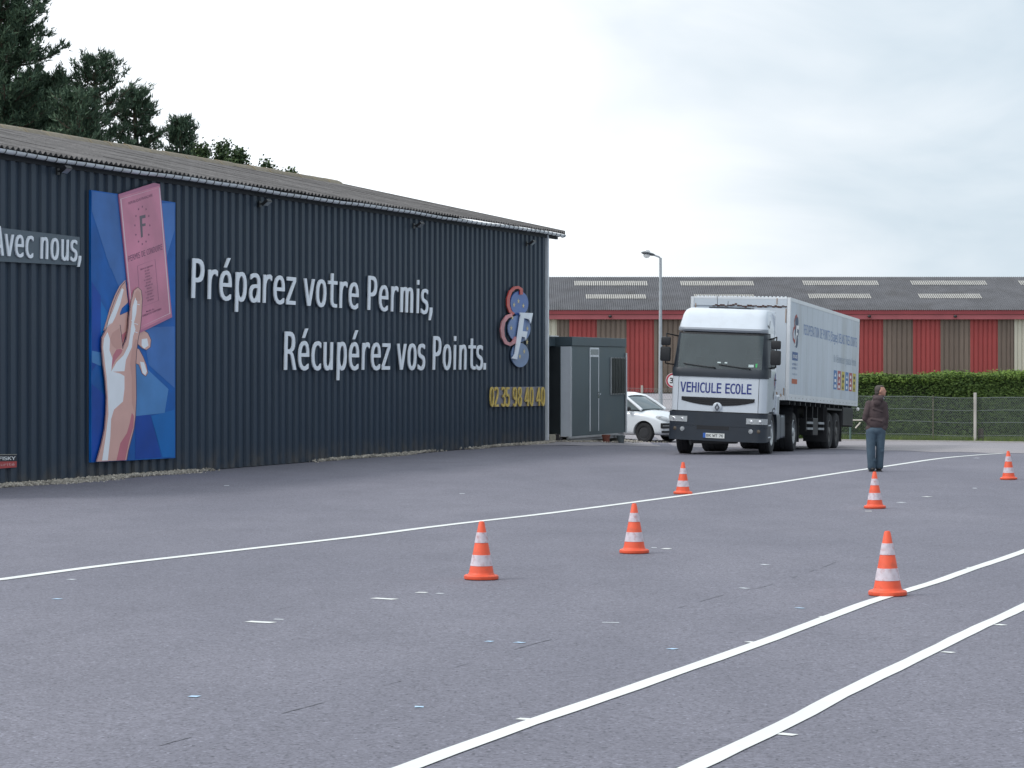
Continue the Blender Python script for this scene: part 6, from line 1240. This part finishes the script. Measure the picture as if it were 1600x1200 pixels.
hcx = (hx0+hx1)/2
mb = MB(); mb.box((hx0-hcx, 0.18, 0), (hx1-hcx, 1.4, htop-hgz-0.14)); mb.build('branches', mat('hedge_core', (0.018,0.026,0.010), 0.95, 0.3, 5), hedge)  # plain inner box; shade between the leaves is put into its dark colour
def leafquad(mb, p, nrm_, s):
    u = V((rnd.gauss(0,1), rnd.gauss(0,1), rnd.gauss(0,1))).normalized(); n_ = (V(nrm_) + u*0.9).normalized(); a = n_.cross(V((rnd.random()-.5, rnd.random()-.5, rnd.random()+.2))).normalized(); b = n_.cross(a)
    mb.add([p - a*s, p + b*s*0.45, p + a*s, p - b*s*0.45], [(0,1,2,3)])
mb = MB(); hh = htop - hgz
for _ in range(42000):
    x = rnd.uniform(hx0, hx1) - hcx; z = rnd.uniform(0.0, hh-0.05); y = 0.10 + 0.10*sin(x*1.3+z*2)*0.6 + rnd.uniform(-0.07, 0.14); leafquad(mb, V((x, y, z)), (0, -1, 0.35), rnd.uniform(0.03, 0.06))
mb.build('foliage', M_HEDGE, hedge, fix=False)
mb = MB()
for _ in range(26000):
    x = rnd.uniform(hx0, hx1) - hcx; y = rnd.uniform(-0.02, 1.4); z = hh - 0.10 + 0.05*sin(x*0.8) + 0.04*sin(x*2.7+y) + rnd.gauss(0, 0.055) + (-0.12*rnd.random() if y < 0.15 else 0); leafquad(mb, V((x, y, z)), (0, -0.3, 1), rnd.uniform(0.03, 0.055))
mb.build('top_leaves', M_HTOP, hedge, fix=False)

M_CONC = mat('concrete_post', (0.42, 0.40, 0.36), 0.9, 0.15, 5, dirt=(0.2,0.19,0.16), dirt_amt=0.5, dirt_scale=3)
M_WIRE = mat('galvanised_wire', (0.21, 0.24, 0.235), 0.6, 0.1, 4, metal=0.2); M_RUSTP = mat('rusty_post', (0.15, 0.14, 0.11), 0.8, 0.2, 6)
fL, fR = gp(1270, 687.5), gp(1700, 693)
def mesh_fence(A, B, h, label, posts, cell=0.055, wr=0.0032, strands=(0.15, 0.44, 0.71, 0.99), name='wire_fence'):
    d = (B - A); L = V((d.x, d.y, 0)).length; u = V((d.x, d.y, 0))/L
    t = thing(name, A, label, 'fence', atan2(u.y, u.x)); gz_ = lambda s: A.z + (B.z - A.z)*s/L - A.z
    mb = MB()
    def bar(p, q, r): mb.tube([p, q], r, 3, cap=False)
    n = int(L/cell)
    sag = lambda x: 0.02*sin(x*0.9) + 0.012*sin(x*2.3)
    for i in range(n+1):
        x = i*cell; 
        x2 = x + h*0.62
        bar((x, 0, gz_(x)+0.02), (x2, 0, gz_(x2)+h-0.02+sag(x2)), wr); bar((x2, 0.006, gz_(x2)+0.02), (x, 0.006, gz_(x)+h-0.02+sag(x)), wr)
    tag(mb.build('wire_mesh', M_WIRE, t, fix=False), kind='stuff')
    for fz_ in strands:
        mb = MB(); mb.tube([(x, -0.012, gz_(x)+fz_*h + sag(x)) for x in frange(0, L, 24)], 0.006, 4); mb.build('strand_wire', M_WIRE, t)
    for k, (x, kind) in enumerate(posts):
        z0 = gz_(x)
        mb = MB()
        if kind == 'c': mb.box((x-0.042, -0.10, z0-0.1), (x+0.042, -0.02, z0+h+0.12)); o = mb.build('post', M_CONC, t, 0.012)
        elif kind == 'w': mb.box((x-0.08, 0.03, z0-0.1), (x+0.08, 0.15, z0+h*0.30)); o = mb.build('stump', mat('dark_stump', (0.08,0.06,0.05), 0.9), t, 0.012)
        else: mb.tube([(x, -0.04, z0-0.1), (x, -0.04, z0+h+0.03)], 0.016, 6); o = mb.build('post', M_RUSTP, t)
    return t
Lf = (fR-fL).length
def fx(px):
    k = (px-800)/F; dxy = (fR-fL)/Lf; return (k*fL.y - fL.x)/(dxy.x - k*dxy.y)
mesh_fence(fL, fR, 1.40, 'wire mesh fence with a pale concrete post in front of the hedge', [(fx(1290),'m'), (fx(1458.5),'m'), (fx(1524.5),'c'), (fx(1531),'w'), (fx(1668),'c')])
# grass verge under the fence
mb = MB(); dxy = (fR-fL)/Lf
for _ in range(16000):
    s = rnd.uniform(0, Lf); off = rnd.uniform(-0.25, 2.6); p = fL + dxy*s + V((0, off, 0)); p.z = G(p.x, p.y); h_ = rnd.uniform(0.05, 0.17)*(1.4 if rnd.random() < 0.1 else 1); a = rnd.uniform(0, pi); w = 0.012
    mb.add([p + V((cos(a)*w, sin(a)*w, 0)), p - V((cos(a)*w, sin(a)*w, 0)), p + V((rnd.uniform(-.05,.05), rnd.uniform(-.05,.05), h_))], [(0,1,2)])
tag(mb.build('verge_grass', M_GRASS, fix=False), 'strip of rough grass between the road and the hedge', 'grass', kind='stuff')
mb = MB(); q = []
for i in range(31):
    s = Lf*i/30; p = fL + dxy*s
    for off in (-0.22, 3.4): q.append(V((p.x, p.y+off, G(p.x, p.y+off) + 0.014)))
mb.add(q, [(2*i, 2*i+2, 2*i+3, 2*i+1) for i in range(30)]); tag(mb.build('grass_verge', mat('verge_soil', (0.09,0.11,0.04), 0.95, 0.3, 3), fix=False), kind='structure')
mb = MB(); mb2 = []
for i in range(31):
    s = Lf*i/30; p = fL + dxy*s; mb2.append(p)
for i in range(30):
    a, b = mb2[i], mb2[i+1]; mb.poly([a + V((0,-0.30,0.0)), b + V((0,-0.30,0.0)), b + V((0,-0.23,0.0)), a + V((0,-0.23,0.0))], (0,0,0.045))
tag(mb.build('kerb_edge', mat('kerb_concrete', (0.36,0.35,0.33), 0.9, 0.15, 4), fix=False), kind='structure')
# barrier behind the trailer tail
bp_ = gp(1331, 688.5); t = thing('barrier_arm', bp_, 'pale horizontal barrier arm with a diagonal strut just behind the trailer', 'barrier')
sb = F/bp_.y
mb = MB(); mb.tube([(-0.05,0,0), (-0.05,0,(688.5-655)/sb)], 0.035, 8); mb.build('post', mat('green_post', (0.10,0.16,0.14), 0.6), t, smooth=True)
mb = MB(); mb.tube([(-0.6,-0.05,(688.5-656.5)/sb), ((1353-1331)/sb,-0.05,(688.5-656.5)/sb)], 0.022, 8); mb.build('arm', mat('pale_tube', (0.6,0.56,0.48), 0.5), t, smooth=True)
mb = MB(); mb.tube([((1336-1331)/sb,-0.07,(688.5-669)/sb), ((1344-1331)/sb,-0.07,(688.5-660)/sb)], 0.024, 8); mb.build('strut', mat('pale_tube', (0.6,0.56,0.48), 0.5), t, smooth=True)
# far fence in front of the warehouse
A = at(940, 0, 100.0); B = at(1100, 0, 100.0); A.z = G(A.x, 100); B.z = G(B.x, 100)
fh = at(0, 606, 100.0).z - A.z
t2 = mesh_fence(A, B, fh, 'low wire fence with a grey post and leaning brace behind the white car', [(at(1003,0,100).x - A.x, 'c'), (at(1075,0,100).x - A.x, 'm')], cell=0.1)
mb = MB(); b0 = at(1008, 618, 99.9) - A; b1 = at(1022, 642, 99.9) - A; mb.tube([b0, b1, b1 + (b1-b0)*0.9], 0.04, 6); mb.build('brace', M_DARK, t2)

# ------------------------------------------------------------------ trees behind the hall
M_NEED = foliage_mat('pine_needles', ((0.034, 0.066, 0.044), (0.105, 0.160, 0.098))); M_BARK = mat('pine_bark', (0.10, 0.075, 0.055), 0.9, 0.3, 6, bump=0.5)
M_LEAF = foliage_mat('leaves', ((0.028, 0.055, 0.028), (0.075, 0.115, 0.045)))
def pine(px, top_py, half_px, Y, label, seed, dens=1.0, base_frac=0.12, group='pines behind the hall', lean=0.0, pw=0.75):
    r_ = random.Random(seed); s = F/Y; x = (px-800)/s; g = G(min(x, 0), 60); zt_ = at(0, top_py, Y).z - g; R = half_px/s
    t = thing('pine_tree', (x, Y, g), label, 'tree', group=group)
    mb = MB(); ax = lambda z: V((lean*z/zt_ + 0.15*sin(z*0.35+seed), 0.1*cos(z*0.3+seed), z))
    mb.tube([ax(z) for z in frange(0, zt_-0.3, 12)], [0.26*(1-i/12.5)+0.025 for i in range(12)], 8)
    tw = MB(); nd = MB()
    z = zt_*base_frac
    while z < zt_ - 0.1:
        f = (z/zt_ - base_frac)/(1-base_frac); dz = zt_ - z
        low = dz > 8.5
        rr = (R*(1-exp(-dz/pw))*(1.0 if dz < 6 else 0.85)*r_.uniform(0.8, 1.1) + 0.12)
        nb_ = r_.randint(5, 7) if not low else 4; a0 = r_.uniform(0, 6.28)
        for k in range(nb_):
            a = a0 + 2*pi*k/nb_ + r_.uniform(-0.5, 0.5); L = rr*r_.uniform(0.5, 1.12); up = r_.uniform(0.15, 0.6) + (0.5 if dz < 1.5 else 0); d = V((cos(a), sin(a), 0)); o_ = ax(z)
            pts = [o_ + d*L*q + V((0, 0, L*(up*q*0.5 + 0.34*q**2.6 - 0.15*q))) for q in (0, .25, .5, .75, 1)]
            tw.tube(pts, [0.045*(1-q*0.8)*(0.4+L/3) for q in (0,.25,.5,.75,1)], 4, cap=False)
            nside = max(4, int(L*(7.0 if not low else 3)*dens))
            for m_ in range(nside):
                q = 0.15 + 0.85*(m_+r_.random())/nside; i = min(3, int(q*4)); b = pts[i].lerp(pts[i+1], q*4-i); sa = a + r_.choice((-1, 1))*r_.uniform(0.2, 1.3); l2 = (0.26 + 0.30*(1-q)*min(L, 2.5)*0.5)*r_.uniform(0.6, 1.25); e = b + V((cos(sa)*l2, sin(sa)*l2, l2*r_.uniform(0.25, 1.3)))
                tw.tube([b, e], [0.014, 0.008], 3, cap=False)
                tdir = ((e-b).normalized() + V((0,0,0.5))).normalized()
                for tu in range(3):
                    c = b.lerp(e, 0.35 + 0.33*tu)
                    for nk in range(int(12*dens) if not low else 6):
                        dv = (tdir + V((r_.gauss(0,.5), r_.gauss(0,.5), r_.gauss(0,.4)))).normalized(); ln = r_.uniform(0.13, 0.26); w = dv.cross(V((r_.gauss(0,1), r_.gauss(0,1), r_.gauss(0,1)))).normalized()*r_.uniform(0.02, 0.034)
                        c2 = c + V((r_.gauss(0,.05), r_.gauss(0,.05), r_.gauss(0,.05)))
                        nd.add([c2 - w, c2 + w, c2 + dv*ln], [(0,1,2)])
        z += r_.uniform(0.26, 0.40) if not low else 0.7
    top = ax(zt_-0.3)
    for nk in range(60): 
        dv = V((r_.gauss(0,.5), r_.gauss(0,.5), 1)).normalized(); c = top + V((0,0,r_.uniform(-.1,.3))); w = dv.cross(V((1,r_.random(),0))).normalized()*0.017; nd.add([c-w, c+w, c+dv*0.2], [(0,1,2)])
    tr_ = mb.build('trunk', M_BARK, t, smooth=True); tw.build('branches', M_BARK, t, fix=False); nd.build('needles', M_NEED, t, fix=False)
    return t
pine(-80, -120, 110, 86, 'tall dark pine at the extreme left, only its right flank in the picture', 3, 1.0, pw=2.5)
pine(2, -95, 108, 84, 'tallest dark pine filling the upper left corner', 5, 1.1, pw=2.6)
pine(70, 118, 62, 88, 'short dark pine filling the gap beside the tallest one', 23, 1.1, pw=1.2)
pine(152, 88, 64, 86, 'medium pine with a rounded crown above the billboard', 8, 0.82, pw=1.3)
pine(212, 138, 40, 89, 'pine with ragged upright shoots right of the rounded one', 12, 0.78, pw=1.2)
pine(276, 182, 21, 87, 'small isolated pine standing out against the sky', 17, 0.9, pw=0.9)
pine(115, 150, 60, 82, 'dark pine just above the roof ridge left of the billboard', 29, 0.85, pw=1.3)
def leafy(px, top_py, half_px, Y, label, seed, nclump=26, per=130):
    r_ = random.Random(seed); s = F/Y; x = (px-800)/s; g = 0.0; zt_ = at(0, top_py, Y).z - g; R = half_px/s
    t = thing('leafy_tree', (x, Y, g), label, 'tree', group='leafy treetops over the roof ridge'); mb = MB(); mb.tube([(0,0,0),(0.05,0,zt_*0.5),(0,0,zt_-0.3)], [0.12,0.08,0.02], 7)
    lf = MB(); br = MB()
    for k in range(nclump):
        f = r_.random()**0.6; a = r_.uniform(0, 6.28); rad_ = R*sqrt(r_.random())*(1 - 0.75*f**1.5); zc = zt_ - 2.6*(1-f)*max(1, R*0.9) - 0.12; c = V((rad_*cos(a), rad_*sin(a), zc)); cr = r_.uniform(0.16, 0.34)
        br.tube([V((0,0,zc-0.5)), c], [0.03, 0.01], 4, cap=False)
        for _ in range(per):
            p = c + V((r_.gauss(0,cr), r_.gauss(0,cr), r_.gauss(0,cr*0.9)))*0.5; n_ = V((r_.gauss(0,1), r_.gauss(0,1), r_.gauss(0,1)+.5)).normalized(); u = n_.orthogonal().normalized(); v = n_.cross(u); sz = r_.uniform(0.04, 0.07)
            lf.add([p-u*sz, p+v*sz*0.6, p+u*sz, p-v*sz*0.6], [(0,1,2,3)])
    mb.build('trunk', M_BARK, t, smooth=True); br.build('branches', M_BARK, t, fix=False); lf.build('foliage', M_LEAF, t, fix=False)
leafy(316, 225, 13, 84, 'rounded leafy treetop just right of the small isolated pine', 31, 26, 130)
leafy(349, 225, 15, 84, 'leafy treetop with two tufts above the roof ridge', 33, 24, 130)
leafy(373, 232, 9, 83, 'slim leafy shoot beside the tufted treetop', 35, 20, 120)
leafy(388, 248, 9, 82, 'tiny leafy shoot low on the ridge right of the slim one', 36, 18, 110)
leafy(416, 253, 9, 82, 'small leafy tuft alone on the ridge above the word Préparez', 37, 18, 120)
leafy(436, 263, 6, 82, 'tiniest sprig of leaves showing over the ridge', 38, 12, 90)
leafy(452, 265, 10, 82, 'last leafy tuft at the right end of the row over the ridge', 39, 18, 120)
